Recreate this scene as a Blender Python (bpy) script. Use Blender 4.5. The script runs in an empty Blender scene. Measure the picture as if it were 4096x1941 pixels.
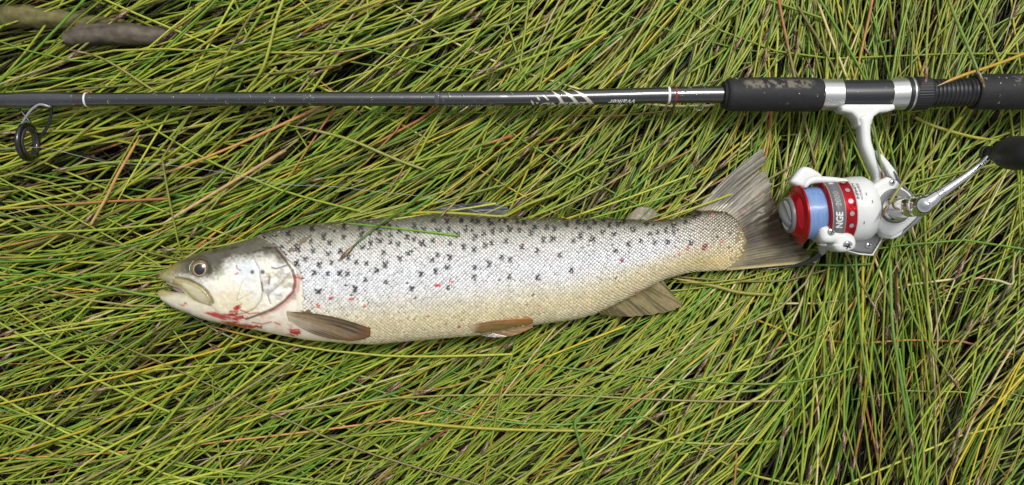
import bpy, bmesh, math, random
import numpy as np
from mathutils import Vector, Matrix
from mathutils.geometry import delaunay_2d_cdt

# ------------------------------------------------------------------ camera, sky, sun, exposure
H = 0.60            # camera height over the mat (m)
S = 5500.0          # photo pixels per metre on the mat
CX, CY = 2048.0, 970.5
scene = bpy.context.scene
cam_d = bpy.data.cameras.new('camera')
cam_d.sensor_width = 36.0
cam_d.lens = 36.0 * H / (4096 / S)
cam_d.clip_start = 0.01
cam_d.clip_end = 200.0
cam = bpy.data.objects.new('camera', cam_d)
cam.location = (0, 0, H)
scene.collection.objects.link(cam)
scene.camera = cam

SUN_EL, SUN_AZ = math.radians(66), math.radians(20)      # azimuth from +Y (top of the picture) towards +X
world = bpy.data.worlds.new('World'); scene.world = world; world.use_nodes = True
wn = world.node_tree.nodes; wl = world.node_tree.links
wn.clear()
wout = wn.new('ShaderNodeOutputWorld'); wbg = wn.new('ShaderNodeBackground')
sky = wn.new('ShaderNodeTexSky'); sky.sky_type = 'NISHITA'; sky.sun_disc = False
sky.sun_elevation = SUN_EL; sky.sun_rotation = SUN_AZ
sky.dust_density = 3.0; sky.air_density = 1.0; sky.ozone_density = 1.0
hs = wn.new('ShaderNodeHueSaturation'); hs.inputs['Saturation'].default_value = 0.16
wl.new(sky.outputs[0], hs.inputs['Color']); wl.new(hs.outputs[0], wbg.inputs['Color'])
wbg.inputs['Strength'].default_value = 0.10
wl.new(wbg.outputs[0], wout.inputs['Surface'])

sun_d = bpy.data.lights.new('sun', 'SUN'); sun_d.energy = 1.5; sun_d.angle = math.radians(16)
sun_d.color = (1.0, 0.97, 0.92)
sun = bpy.data.objects.new('sun', sun_d); scene.collection.objects.link(sun)
sdir = Vector((math.sin(SUN_AZ) * math.cos(SUN_EL), math.cos(SUN_AZ) * math.cos(SUN_EL), math.sin(SUN_EL)))
sun.rotation_euler = (-sdir).to_track_quat('-Z', 'Y').to_euler()

scene.view_settings.view_transform = 'Standard'
scene.view_settings.look = 'None'
scene.view_settings.exposure = 0.42
scene.view_settings.gamma = 1.0
scene.view_settings.use_curve_mapping = False

# ------------------------------------------------------------------ helpers
rng = np.random.default_rng(7)
random.seed(7)
COL = scene.collection

def P(px, py, z=0.0):
    k = (H - z) / H / S
    return np.array([(px - CX) * k, (CY - py) * k, z])

def to_px(V):
    f = S * H / (H - V[..., 2])
    return CX + V[..., 0] * f, CY - V[..., 1] * f

def lin(c):
    c = np.asarray(c, float) / 255.0
    return np.where(c <= 0.04045, c / 12.92, ((c + 0.055) / 1.055) ** 2.4)

def sstep(a, b, x):
    t = np.clip((x - a) / (b - a), 0, 1)
    return t * t * (3 - 2 * t)

_perm = np.random.default_rng(3).permutation(512)
_val = np.random.default_rng(4).random(512)
def vnoise(x, y, seed=0):
    xi = np.floor(x).astype(int); yi = np.floor(y).astype(int)
    fx = x - xi; fy = y - yi
    fx = fx * fx * (3 - 2 * fx); fy = fy * fy * (3 - 2 * fy)
    def h(i, j):
        return _val[(_perm[(i + seed * 37) & 511] + j) & 511]
    return (h(xi, yi) * (1 - fx) + h(xi + 1, yi) * fx) * (1 - fy) + (h(xi, yi + 1) * (1 - fx) + h(xi + 1, yi + 1) * fx) * fy
def fbm(x, y, seed=0, octv=4):
    s = 0; a = 0.5; t = 0
    for o in range(octv):
        s = s + a * vnoise(x * 2 ** o, y * 2 ** o, seed + o * 5); t += a; a *= 0.5
    return s / t

def pl_dist(x, y, pts):
    """distance to a polyline and position along it (0..1)"""
    pts = np.asarray(pts, float); best = np.full(np.shape(x), 1e9); par = np.zeros(np.shape(x))
    L = np.hypot(*(pts[1:] - pts[:-1]).T); tot = L.sum(); acc = 0
    for (a, b), l in zip(zip(pts[:-1], pts[1:]), L):
        t = np.clip(((x - a[0]) * (b[0] - a[0]) + (y - a[1]) * (b[1] - a[1])) / max(l * l, 1e-9), 0, 1)
        d = np.hypot(x - a[0] - t * (b[0] - a[0]), y - a[1] - t * (b[1] - a[1]))
        m = d < best
        best = np.where(m, d, best); par = np.where(m, (acc + t * l) / tot, par); acc += l
    return best, par

def in_poly(x, y, poly):
    poly = np.asarray(poly, float); r = np.zeros(np.shape(x), bool)
    for (x0, y0), (x1, y1) in zip(poly, np.roll(poly, -1, 0)):
        c = ((y0 > y) != (y1 > y)) & (x < (x1 - x0) * (y - y0) / (y1 - y0 + 1e-12) + x0)
        r ^= c
    return r

def poly_sd(x, y, poly):
    d, _ = pl_dist(x, y, list(poly) + [poly[0]])
    return np.where(in_poly(x, y, poly), d, -d)

def catmull(pts, n, closed=False):
    pts = np.asarray(pts, float)
    if closed:
        q = np.vstack([pts[-1], pts, pts[0], pts[1]]); segs = len(pts)
    else:
        q = np.vstack([2 * pts[0] - pts[1], pts, 2 * pts[-1] - pts[-2]]); segs = len(pts) - 1
    t = np.linspace(0, segs, n, endpoint=not closed)
    i = np.minimum(t.astype(int), segs - 1); f = (t - i)[:, None]
    a, b, c, d = q[i], q[i + 1], q[i + 2], q[i + 3]
    return 0.5 * (2 * b + (c - a) * f + (2 * a - 5 * b + 4 * c - d) * f ** 2 + (3 * b - a - 3 * c + d) * f ** 3)

def resample(pts, n):
    pts = np.asarray(pts, float)
    l = np.concatenate([[0], np.cumsum(np.linalg.norm(pts[1:] - pts[:-1], axis=1))])
    t = np.linspace(0, l[-1], n)
    return np.stack([np.interp(t, l, pts[:, k]) for k in range(pts.shape[1])], 1)

def put(o, parent=None, label=None, cat=None, group=None, kind=None):
    COL.objects.link(o)
    if parent is not None: o.parent = parent
    if label: o['label'] = label
    if cat: o['category'] = cat
    if group: o['group'] = group
    if kind: o['kind'] = kind
    return o

def thing(name, label, cat, group=None, loc=(0, 0, 0)):
    o = bpy.data.objects.new(name, None); o.empty_display_size = 0.01
    o.location = loc
    return put(o, None, label, cat, group)

def mesh_obj(name, V, faces, mat, parent=None, col=None, smooth=True, **kw):
    """faces: (n,3) / (n,4) int array, or a list of lists"""
    V = np.asarray(V, float).reshape(-1, 3)
    me = bpy.data.meshes.new(name)
    if isinstance(faces, np.ndarray):
        n, k = faces.shape
        me.vertices.add(len(V)); me.vertices.foreach_set('co', V.ravel())
        me.loops.add(n * k); me.loops.foreach_set('vertex_index', faces.astype(np.int32).ravel())
        me.polygons.add(n); me.polygons.foreach_set('loop_start', np.arange(0, n * k, k, dtype=np.int32))
        me.update(calc_edges=True); me.validate()
    else:
        me.from_pydata([tuple(v) for v in V], [], [list(map(int, f)) for f in faces]); me.update()
    if smooth: me.polygons.foreach_set('use_smooth', np.ones(len(me.polygons), bool))
    if col is not None:
        at = me.color_attributes.new('Col', 'FLOAT_COLOR', 'POINT')
        c = np.ones((len(V), 4)); c[:, :3] = col
        at.data.foreach_set('color', c.ravel())
    me.materials.append(mat)
    o = bpy.data.objects.new(name, me)
    return put(o, parent, **kw)

def grid_faces(nu, nv, closed_v=False, flip=False):
    i = np.arange(nu - 1)[:, None]; j = np.arange(nv if closed_v else nv - 1)[None, :]
    j2 = (j + 1) % nv
    f = np.stack(np.broadcast_arrays(i * nv + j, (i + 1) * nv + j, (i + 1) * nv + j2, i * nv + j2), -1).reshape(-1, 4)
    return f[:, ::-1] if flip else f

def frames(pts):
    t = np.gradient(pts, axis=0); t /= np.linalg.norm(t, axis=1)[:, None] + 1e-12
    ref = np.array([0, 0, 1.0]) if abs(t[:, 2]).mean() < 0.8 else np.array([1.0, 0, 0])
    a = np.cross(ref, t); a /= np.linalg.norm(a, axis=1)[:, None] + 1e-12
    return t, a, np.cross(t, a)

def tube_geo(pts, rad, m=8, cap=True):
    pts = np.asarray(pts, float); rad = np.broadcast_to(np.asarray(rad, float), (len(pts),))
    if cap:
        t, _, _ = frames(pts)
        pts = np.vstack([pts[0], pts, pts[-1]]); rad = np.concatenate([[1e-6], rad, [1e-6]])
        tt = np.vstack([t[0], t, t[-1]])
        ref = np.array([0, 0, 1.0]) if abs(tt[:, 2]).mean() < 0.8 else np.array([1.0, 0, 0])
        a = np.cross(ref, tt); a /= np.linalg.norm(a, axis=1)[:, None] + 1e-12; b = np.cross(tt, a)
    else:
        _, a, b = frames(pts)
    th = np.linspace(0, 2 * np.pi, m, endpoint=False)
    V = pts[:, None] + rad[:, None, None] * (np.cos(th)[None, :, None] * a[:, None] + np.sin(th)[None, :, None] * b[:, None])
    return V.reshape(-1, 3), grid_faces(len(pts), m, True)

def tube(name, pts, rad, mat, parent=None, m=10, col=None, **kw):
    V, F = tube_geo(pts, rad, m)
    return mesh_obj(name, V, F, mat, parent, col, **kw)

def lathe(name, C, axis, prof, mat, parent=None, m=48, col=None, ref=(0, 1, 0), rfun=None, smooth=True, **kw):
    """prof: list of (distance along axis, radius); C origin"""
    axis = np.asarray(axis, float); axis /= np.linalg.norm(axis)
    a = np.asarray(ref, float) - axis * np.dot(ref, axis); a /= np.linalg.norm(a); b = np.cross(axis, a)
    prof = np.asarray(prof, float); th = np.linspace(0, 2 * np.pi, m, endpoint=False)
    r = prof[:, 1][:, None] * np.ones(m)
    if rfun is not None: r = rfun(prof[:, 0][:, None], th[None, :], r)
    V = np.asarray(C)[None, None] + prof[:, 0][:, None, None] * axis + r[..., None] * (np.cos(th)[:, None] * a + np.sin(th)[:, None] * b)
    return mesh_obj(name, V.reshape(-1, 3), grid_faces(len(prof), m, True), mat, parent, col, smooth=smooth, **kw)

def offset_poly(p, d):
    e = np.roll(p, -1, 0) - p; n = np.stack([e[:, 1], -e[:, 0]], 1); n /= np.linalg.norm(n, axis=1)[:, None] + 1e-12
    area = 0.5 * np.sum(p[:, 0] * np.roll(p[:, 1], -1) - np.roll(p[:, 0], -1) * p[:, 1])
    if area < 0: n = -n
    nv = n + np.roll(n, 1, 0); nv /= np.linalg.norm(nv, axis=1)[:, None] + 1e-12
    return p - nv * d

def prism(name, poly_px, z0, z1, mat, parent=None, bev=0.001, smooth_n=None, step=0.0007, crown=0.0, **kw):
    """an upright solid with a rounded top edge; outline given in photo pixels as seen at height z1"""
    p = np.asarray(poly_px, float)
    p = catmull(p, smooth_n, True) if smooth_n else resample(np.vstack([p, p[:1]]), max(40, len(p) * 6))[:-1]
    k = (H - z1) / H / S
    w = np.stack([(p[:, 0] - CX) * k, (CY - p[:, 1]) * k], 1)
    area = 0.5 * np.sum(w[:, 0] * np.roll(w[:, 1], -1) - np.roll(w[:, 0], -1) * w[:, 1])
    if area < 0: w = w[::-1]
    n = len(w); pts = [w]
    for f in (0.06, 0.2, 0.45, 0.75):
        q = offset_poly(w, bev * f); sd = poly_sd(q[:, 0], q[:, 1], w); pts.append(q[sd > bev * f * 0.8])
    lo, hi = w.min(0), w.max(0)
    gx, gy = np.meshgrid(np.arange(lo[0], hi[0], step), np.arange(lo[1], hi[1], step)); gx = gx.ravel(); gy = gy.ravel()
    sd = poly_sd(gx, gy, w); g = np.stack([gx, gy], 1)[sd > bev * 0.9]; pts.append(g)
    A = np.vstack(pts)
    vs, es, fs, *_ = delaunay_2d_cdt([Vector(a) for a in A * 1000], [], [list(range(n))], 1, 1e-5)
    T = np.array([(v.x, v.y) for v in vs]) / 1000
    d = np.maximum(poly_sd(T[:, 0], T[:, 1], w), 0)
    h = z1 - bev + bev * np.sqrt(np.maximum(0, 1 - (1 - np.minimum(d / bev, 1)) ** 2)) + crown * (1 - np.exp(-d / 0.003))
    nt = len(T)
    # walls hang from the outline vertices
    key = {(round(v[0] * 1e7), round(v[1] * 1e7)): i for i, v in enumerate(T)}
    oi = [int(np.argmin((T[:, 0] - v[0]) ** 2 + (T[:, 1] - v[1]) ** 2)) for v in w]
    V = np.vstack([np.column_stack([T, h]), np.column_stack([w, np.full(n, z0)])])
    F = []
    for f in fs:
        a, b, c = T[f[0]], T[f[1]], T[f[2]]
        F.append(list(f) if (b[0] - a[0]) * (c[1] - a[1]) - (b[1] - a[1]) * (c[0] - a[0]) > 0 else list(f)[::-1])
    for i in range(n):
        j = (i + 1) % n
        if oi[i] != oi[j]: F.append([nt + i, nt + j, oi[j], oi[i]])
    F.append(list(range(nt, nt + n))[::-1])
    return mesh_obj(name, V, F, mat, parent, None, smooth=True, **kw)

# ------------------------------------------------------------------ materials
def mat_new(name, color=(0.5, 0.5, 0.5), rough=0.5, metal=0.0, spec=0.5, ior=1.45, coat=0.0, coat_rough=0.05, attr=False,
            trans=0.0, bump=0.0, bump_scale=400.0, var=0.0, var_scale=60.0, sss=0.0, rvar=0.0):
    m = bpy.data.materials.new(name); m.use_nodes = True
    nt = m.node_tree; b = nt.nodes['Principled BSDF']
    b.inputs['Roughness'].default_value = rough; b.inputs['Metallic'].default_value = metal
    b.inputs['Specular IOR Level'].default_value = spec; b.inputs['IOR'].default_value = ior
    b.inputs['Coat Weight'].default_value = coat; b.inputs['Coat Roughness'].default_value = coat_rough
    b.inputs['Transmission Weight'].default_value = trans
    tc = nt.nodes.new('ShaderNodeTexCoord')
    if attr:
        a = nt.nodes.new('ShaderNodeAttribute'); a.attribute_name = 'Col'; src = a.outputs['Color']
    else:
        a = nt.nodes.new('ShaderNodeRGB'); a.outputs[0].default_value = (*color, 1); src = a.outputs[0]
    if var:
        n = nt.nodes.new('ShaderNodeTexNoise'); n.inputs['Scale'].default_value = var_scale; n.inputs['Detail'].default_value = 5
        nt.links.new(tc.outputs['Object'], n.inputs['Vector'])
        mr = nt.nodes.new('ShaderNodeMapRange'); mr.inputs['From Min'].default_value = 0.3; mr.inputs['From Max'].default_value = 0.7
        mr.inputs['To Min'].default_value = 1 - var; mr.inputs['To Max'].default_value = 1 + var
        nt.links.new(n.outputs['Fac'], mr.inputs['Value'])
        mx = nt.nodes.new('ShaderNodeVectorMath'); mx.operation = 'SCALE'
        nt.links.new(src, mx.inputs[0]); nt.links.new(mr.outputs[0], mx.inputs['Scale']); src = mx.outputs[0]
    nt.links.new(src, b.inputs['Base Color'])
    if rvar:
        n = nt.nodes.new('ShaderNodeTexNoise'); n.inputs['Scale'].default_value = 180; n.inputs['Detail'].default_value = 4
        nt.links.new(tc.outputs['Object'], n.inputs['Vector'])
        mr = nt.nodes.new('ShaderNodeMapRange'); mr.inputs['To Min'].default_value = max(0.02, rough - rvar); mr.inputs['To Max'].default_value = rough + rvar
        nt.links.new(n.outputs['Fac'], mr.inputs['Value']); nt.links.new(mr.outputs[0], b.inputs['Roughness'])
    if bump:
        n = nt.nodes.new('ShaderNodeTexNoise'); n.inputs['Scale'].default_value = bump_scale; n.inputs['Detail'].default_value = 3
        nt.links.new(tc.outputs['Object'], n.inputs['Vector'])
        bp = nt.nodes.new('ShaderNodeBump'); bp.inputs['Strength'].default_value = bump; bp.inputs['Distance'].default_value = 0.0006
        nt.links.new(n.outputs['Fac'], bp.inputs['Height']); nt.links.new(bp.outputs[0], b.inputs['Normal'])
    if sss:
        b.inputs['Subsurface Weight'].default_value = sss
        b.inputs['Subsurface Radius'].default_value = (0.004, 0.002, 0.001); b.inputs['Subsurface Scale'].default_value = 0.5
    return m

M_STEM = mat_new('rush_stem', attr=True, rough=0.36, spec=0.5, var=0.16, var_scale=260, bump=0.15, bump_scale=900)
M_HEAD = mat_new('seed_head', attr=True, rough=0.8, spec=0.2, var=0.35, var_scale=900, bump=0.6, bump_scale=1400)
M_SOIL = mat_new('soil', color=(0.016, 0.013, 0.009), rough=0.9, spec=0.2, var=0.5, var_scale=40, bump=1.0, bump_scale=120)
M_WOOD = mat_new('driftwood', attr=True, rough=0.75, spec=0.3, var=0.35, var_scale=160, bump=0.9, bump_scale=260)
M_SKIN = mat_new('trout_skin', attr=True, rough=0.30, spec=0.5, coat=0.6, coat_rough=0.10, var=0.05, var_scale=300, bump=0.12, bump_scale=700)
M_SCALE = mat_new('trout_scales', attr=True, rough=0.30, spec=0.6, coat=0.5, coat_rough=0.14, var=0.06, var_scale=90)
M_FIN = mat_new('trout_fin', attr=True, rough=0.3, spec=0.5, coat=0.4, coat_rough=0.1, var=0.12, var_scale=350)
M_EYE = mat_new('trout_eye', attr=True, rough=0.12, coat=1.0, coat_rough=0.02)
M_PUPIL = mat_new('trout_pupil', color=(0.006, 0.007, 0.01), rough=0.06, ior=1.6, coat=1.0)
M_BLANK = mat_new('rod_black_gloss', attr=True, rough=0.24, spec=0.6, ior=1.85, coat=0.5, coat_rough=0.10, rvar=0.08)
M_FOAM = mat_new('foam_grip', attr=True, rough=0.62, spec=0.35, bump=0.25, bump_scale=1500, var=0.1, var_scale=200)
M_SILVER = mat_new('silver_hood', color=(0.62, 0.62, 0.60), rough=0.28, metal=0.85, rvar=0.05)
M_CHROME = mat_new('chrome', color=(0.66, 0.66, 0.66), rough=0.06, metal=1.0)
M_SEAT = mat_new('reel_seat', color=(0.016, 0.017, 0.021), rough=0.3, ior=1.6)
M_NUT = mat_new('seat_plastic', color=(0.014, 0.014, 0.016), rough=0.4, ior=1.5)
M_WHITE = mat_new('white_enamel', color=(0.70, 0.71, 0.69), rough=0.3, coat=0.4, coat_rough=0.1, var=0.03, var_scale=120)
M_GREY = mat_new('grey_plastic', color=(0.15, 0.15, 0.152), rough=0.4, rvar=0.08)
M_LGREY = mat_new('light_grey', color=(0.34, 0.34, 0.35), rough=0.35, metal=0.3)
M_RED = mat_new('red_anodised', color=(0.50, 0.015, 0.022), rough=0.26, metal=0.75, rvar=0.05)
M_LINE = mat_new('blue_line', attr=True, rough=0.4, spec=0.5, coat=0.3)
M_THREAD = mat_new('nylon', color=(0.45, 0.48, 0.5), rough=0.15, spec=0.7)
M_GOLD = mat_new('gold_print', color=(0.80, 0.74, 0.58), rough=0.3, metal=0.6)
M_WTEXT = mat_new('white_print', color=(0.72, 0.72, 0.70), rough=0.4)
M_DTEXT = mat_new('dark_print', color=(0.03, 0.03, 0.032), rough=0.5)
M_GTEXT = mat_new('grey_print', color=(0.34, 0.34, 0.35), rough=0.4)
M_RTHREAD = mat_new('red_thread', color=(0.30, 0.015, 0.02), rough=0.3, coat=0.6)
M_CERAMIC = mat_new('guide_ceramic', color=(0.03, 0.026, 0.026), rough=0.15, coat=0.5)
M_GUIDE = mat_new('guide_metal', color=(0.07, 0.07, 0.075), rough=0.22, metal=0.9)
M_WATER = mat_new('water', color=(1, 1, 1), rough=0.0, ior=1.33, trans=1.0)

# ------------------------------------------------------------------ trout outline (photo pixels)
TOP = np.array([(636, 1110), (642, 1104), (657, 1088), (694, 1058), (731, 1036), (767, 1022), (817, 1006), (866, 995), (903, 984), (939, 972), (1001, 956),
                (1050, 934), (1118, 915), (1208, 902), (1321, 890), (1456, 880), (1533, 873), (1640, 862), (1719, 858), (1852, 861), (1985, 868), (2092, 872),
                (2300, 875), (2409, 876), (2548, 880), (2640, 882), (2687, 880), (2743, 867), (2792, 848), (2840, 842), (2896, 848), (2938, 872), (2965, 915), (2985, 962)], float)
BOT = np.array([(636, 1113), (660, 1124), (700, 1140), (726, 1154), (743, 1169), (758, 1188), (780, 1206), (804, 1221), (829, 1228), (850, 1231), (870, 1258),
                (895, 1286), (915, 1297), (983, 1313), (1050, 1325), (1140, 1344), (1231, 1360), (1366, 1371), (1496, 1375), (1639, 1362), (1826, 1346), (1932, 1337),
                (2050, 1316), (2145, 1296), (2300, 1275), (2374, 1256), (2478, 1206), (2562, 1163), (2653, 1117), (2722, 1097), (2771, 1086), (2862, 1083),
                (2905, 1080), (2940, 1050), (2965, 1015), (2985, 968)], float)
ZF = np.array([(600, .013), (900, .0145), (1200, .0165), (1700, .0170), (2300, .0140), (2700, .0095), (3000, .0070)])
BB = np.array([(636, .0012), (660, .0045), (720, .0090), (800, .0125), (900, .0150), (1050, .0172), (1200, .0190), (1450, .0218), (1750, .0222), (2100, .0200),
               (2400, .0162), (2650, .0115), (2800, .0084), (2880, .0056), (2930, .0036), (2960, .0022), (2985, .0008)])
def f_top(x): return np.interp(x, TOP[:, 0], TOP[:, 1])
def f_bot(x): return np.interp(x, BOT[:, 0], BOT[:, 1])
def f_zf(x): return np.interp(x, ZF[:, 0], ZF[:, 1])
def f_b(x): return np.interp(x, BB[:, 0], BB[:, 1])
def fish_surface(px, py):
    """height of the trout's upper surface under a photo pixel (its mid height outside the outline)"""
    yc = (f_top(px) + f_bot(px)) / 2; a = np.maximum((f_bot(px) - f_top(px)) / 2, 1)
    z = f_zf(px)
    for _ in range(4):      # the photo pixel of a raised point is shifted outwards
        s = (H - z) / (H - f_zf(px))
        t = np.clip(np.abs(((py - CY) * s + CY) - yc) / a, 0, 1)
        z = f_zf(px) + f_b(px) * (1 - t ** 2.2) ** (1 / 2.2)
    return z

FIN_ZONES = [
    [(2770, 830), (3081, 565), (3100, 720), (3160, 900), (3300, 1035), (3290, 1056), (2900, 1090)],
    [(1700, 860), (1741, 828), (1960, 798), (2040, 815), (2040, 870)],
    [(2490, 880), (2541, 830), (2620, 828), (2630, 880)],
    [(2400, 1255), (2650, 1110), (2740, 1228), (2600, 1268), (2430, 1268)],
    [(1860, 1340), (2145, 1270), (2145, 1310), (2030, 1352)],
]

# ------------------------------------------------------------------ ground
def ground():
    n = 41; g = np.linspace(-1, 1, n); g = np.sign(g) * np.abs(g) ** 3 * 60
    X, Y = np.meshgrid(g, g, indexing='ij')
    Z = -0.052 + 0.004 * (fbm(X * 9 + 50, Y * 9 + 50, 2) - 0.5)
    mesh_obj('ground', np.stack([X, Y, Z], -1).reshape(-1, 3), grid_faces(n, n), M_SOIL, kind='structure', label='dark wet soil under the flattened rushes')
ground()

# ------------------------------------------------------------------ rushes
AX = np.array([-900, 0, 800, 1600, 2400, 2900, 3200, 3500, 3800, 4150, 5000.])
AY = np.array([-500, 300, 750, 1200, 1900, 2500.])
AT = np.array([
    [20, 20, 24, 30, 40, 62, 86, 96, 76, 62, 55],
    [20, 20, 25, 30, 42, 58, 80, 94, 76, 60, 55],
    [14, 15, 20, 27, 40, 50, 74, 94, 64, 50, 48],
    [12, 13, 20, 29, 36, 48, 78, 96, 62, 46, 44],
    [18, 22, 28, 33, 37, 46, 66, 94, 70, 44, 40],
    [20, 24, 30, 34, 38, 46, 66, 90, 68, 44, 40.]])
def field(px, py):
    ix = np.clip(np.searchsorted(AX, px) - 1, 0, len(AX) - 2); iy = np.clip(np.searchsorted(AY, py) - 1, 0, len(AY) - 2)
    fx = np.clip((px - AX[ix]) / (AX[ix + 1] - AX[ix]), 0, 1); fy = np.clip((py - AY[iy]) / (AY[iy + 1] - AY[iy]), 0, 1)
    return (AT[iy, ix] * (1 - fx) + AT[iy, ix + 1] * fx) * (1 - fy) + (AT[iy + 1, ix] * (1 - fx) + AT[iy + 1, ix + 1] * fx) * fy

LOGS = [[(-40, 28), (60, 34), (157, 40), (275, 58), (420, 66), (470, 90), (430, 112), (250, 112), (100, 100), (-40, 92)],
        [(250, 150), (275, 125), (330, 104), (460, 96), (640, 118), (700, 130), (690, 168), (520, 180), (380, 192), (262, 188)]]

def z_limit(px, py):
    """how high a rush stem may lie at a place before it pokes into the trout, a fin or a log"""
    lim = np.full(np.shape(px), 0.010)
    yc = (f_top(px) + f_bot(px)) / 2; a = np.maximum((f_bot(px) - f_top(px)) / 2, 1)
    t = np.abs(py - yc) / a
    ins = (t < 1.0) & (px > 640) & (px < 2985)
    lim = np.where(ins, f_zf(px) - f_b(px) * (1 - np.clip(t, 0, 1) ** 2.2) ** (1 / 2.2) - 0.0018, lim)
    jaw = in_poly(px, py, [(628, 1150), (760, 1150), (900, 1250), (900, 1300), (700, 1235), (632, 1190)])
    lim = np.where(jaw, np.minimum(lim, 0.0), lim)
    for k, z in enumerate(FIN_ZONES):
        lim = np.where(in_poly(px, py, z), np.minimum(lim, -0.0015 if k else -0.002), lim)
    return lim

PAL = [  # sRGB, weight
    ((158, 171, 56), 30), ((139, 162, 52), 26), ((186, 190, 72), 13), ((112, 156, 50), 14), ((100, 148, 54), 3), ((146, 148, 66), 10),
    ((120, 114, 62), 4), ((212, 156, 92), 0.8), ((220, 204, 146), 2), ((204, 184, 58), 5), ((156, 146, 92), 2)]
PC = np.array([lin(c) for c, _ in PAL]) * 0.80
PW = np.array([w for _, w in PAL], float); PW /= PW.sum()

OLD_SHADE = np.array([lin(c) for c in ((92, 84, 52), (74, 64, 44), (104, 98, 62), (58, 50, 38), (84, 88, 48), (120, 108, 78))]) * 0.42  # dead brown lower stems, darkened further so shade in the gaps is painted in
def stem_colours(n, K, r, old_shade=0.0):
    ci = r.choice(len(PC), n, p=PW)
    base = np.where((r.random(n) < old_shade)[:, None], OLD_SHADE[r.integers(0, len(OLD_SHADE), n)], PC[ci]) * (0.8 + 0.4 * r.random((n, 1)))
    c = np.repeat(base[:, None], K, 1)
    t = np.linspace(0, 1, K)[None, :, None]
    # a second tint along the stem, and withered tips on some
    c2 = PC[r.choice(6, n)][:, None]
    w = (0.5 * r.random(n) * (r.random(n) > old_shade))[:, None, None] * t
    c = c * (1 - w) + c2 * w
    wt = (r.random(n) < 0.25)[:, None, None] * sstep(0.80, 0.97, t)
    tip = np.where((r.random(n) < 0.6)[:, None], lin((214, 150, 92)) * 0.6, lin((220, 205, 160)) * 0.6)[:, None]
    c = c * (1 - wt) + tip * wt
    wb = (r.random(n) < 0.03)[:, None, None] * sstep(0.35, 0.0, t)
    c = c * (1 - wb) + (lin((200, 120, 80)) * 0.7) * wb
    return c

def stem_paths(n, K, r, dom, zlo, zhi, spread, out):
    px = r.uniform(dom[0], dom[1], n); py = r.uniform(dom[2], dom[3], n)
    L = r.uniform(0.20, 0.54, n) * S
    # stems lie in loose bundles, with dark gaps between the bundles
    nb = max(1, n // 9); bi = r.integers(0, nb, n); inb = r.random(n) < 0.78
    bx = r.uniform(dom[0], dom[1], nb)[bi]; by = r.uniform(dom[2], dom[3], nb)[bi]
    px = np.where(inb, bx + r.normal(0, 95, n), px); py = np.where(inb, by + r.normal(0, 26, n), py)
    off = np.where(inb, r.normal(0, spread * 1.15, nb)[bi] + r.normal(0, 4.5, n), r.normal(0, spread * 1.3, n))
    o = r.random(n) < out
    off = np.where(o, r.uniform(-62, 45, n), off)
    curv = r.normal(0, 10, n); wob = r.normal(0, 5, n); wph = r.uniform(0, 6.3, n)
    path = np.zeros((n, K, 2)); mid = K // 2; path[:, mid, 0] = px; path[:, mid, 1] = py
    st = L / (K - 1)
    kink = (r.random(n) < 0.07) * r.normal(0, 40, n); kp = r.integers(1, K - 1, n)
    for sgn in (1, -1):
        x, y = px.copy(), py.copy(); i = mid
        while 0 <= i + sgn < K:
            th = np.radians(field(x, y) * np.where(o, 0.7, 1) + off + curv * (i - mid) / mid + wob * np.sin(wph + i * 0.8) + kink * (sgn * (i - kp) >= 0) * sgn * (np.sign(kp - mid) == sgn))
            x = x - sgn * np.cos(th) * st; y = y + sgn * np.sin(th) * st      # tips point down-left
            i += sgn; path[:, i, 0] = x; path[:, i, 1] = y
    z0 = r.uniform(zlo, zhi, n)[:, None]
    t = np.linspace(0, 1, K)[None]
    z = z0 + (r.normal(0, 0.004, n)[:, None]) * (t - 0.5) + 0.0012 * np.sin(t * r.uniform(3, 9, n)[:, None] + r.uniform(0, 6, n)[:, None])
    return path, z

def stems_geo(path, z, rad0, r, m=5, lim_on=True, taper=True):
    n, K = z.shape
    if lim_on:
        px_, py_ = path[..., 0], path[..., 1]
        dout = np.maximum(f_top(px_) - py_, py_ - f_bot(px_))
        z = z + 0.0055 * np.exp(-(np.maximum(dout, 0) / 55) ** 2) * ((px_ > 620) & (px_ < 2960) & (z > -0.012))
    if lim_on: z = np.minimum(z, z_limit(path[..., 0], path[..., 1]))
    # soften the drop under things
    zs = z.copy(); zs[:, 1:-1] = np.minimum(z[:, 1:-1], (z[:, :-2] + 2 * z[:, 1:-1] + z[:, 2:]) / 4); z = zs
    k = 1 / S
    pts = np.stack([(path[..., 0] - CX) * k, (CY - path[..., 1]) * k, z], -1)
    t = np.gradient(pts, axis=1); t /= np.linalg.norm(t, axis=2)[..., None] + 1e-12
    a = np.cross(np.array([0, 0, 1.0]), t); a /= np.linalg.norm(a, axis=2)[..., None] + 1e-12; b = np.cross(t, a)
    u = np.linspace(0, 1, K)[None]
    rad = rad0[:, None] * ((1 - 0.25 * u) * (1 - 0.75 * sstep(0.9, 1.0, u)) if taper else np.ones((1, K)))
    th = np.linspace(0, 2 * np.pi, m, endpoint=False)
    V = pts[:, :, None] + rad[:, :, None, None] * (np.cos(th)[None, None, :, None] * a[:, :, None] + np.sin(th)[None, None, :, None] * b[:, :, None])
    f = grid_faces(K, m, True)
    F = (np.arange(n)[:, None, None] * (K * m) + f[None]).reshape(-1, 4)
    return V, F

def drop_over_logs(path, z, keep):
    hit = np.zeros(len(z), bool)
    for lg in LOGS:
        hit |= (in_poly(path[..., 0], path[..., 1], lg) & (z > -0.010)).any(1)
    return ~hit | keep

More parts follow.
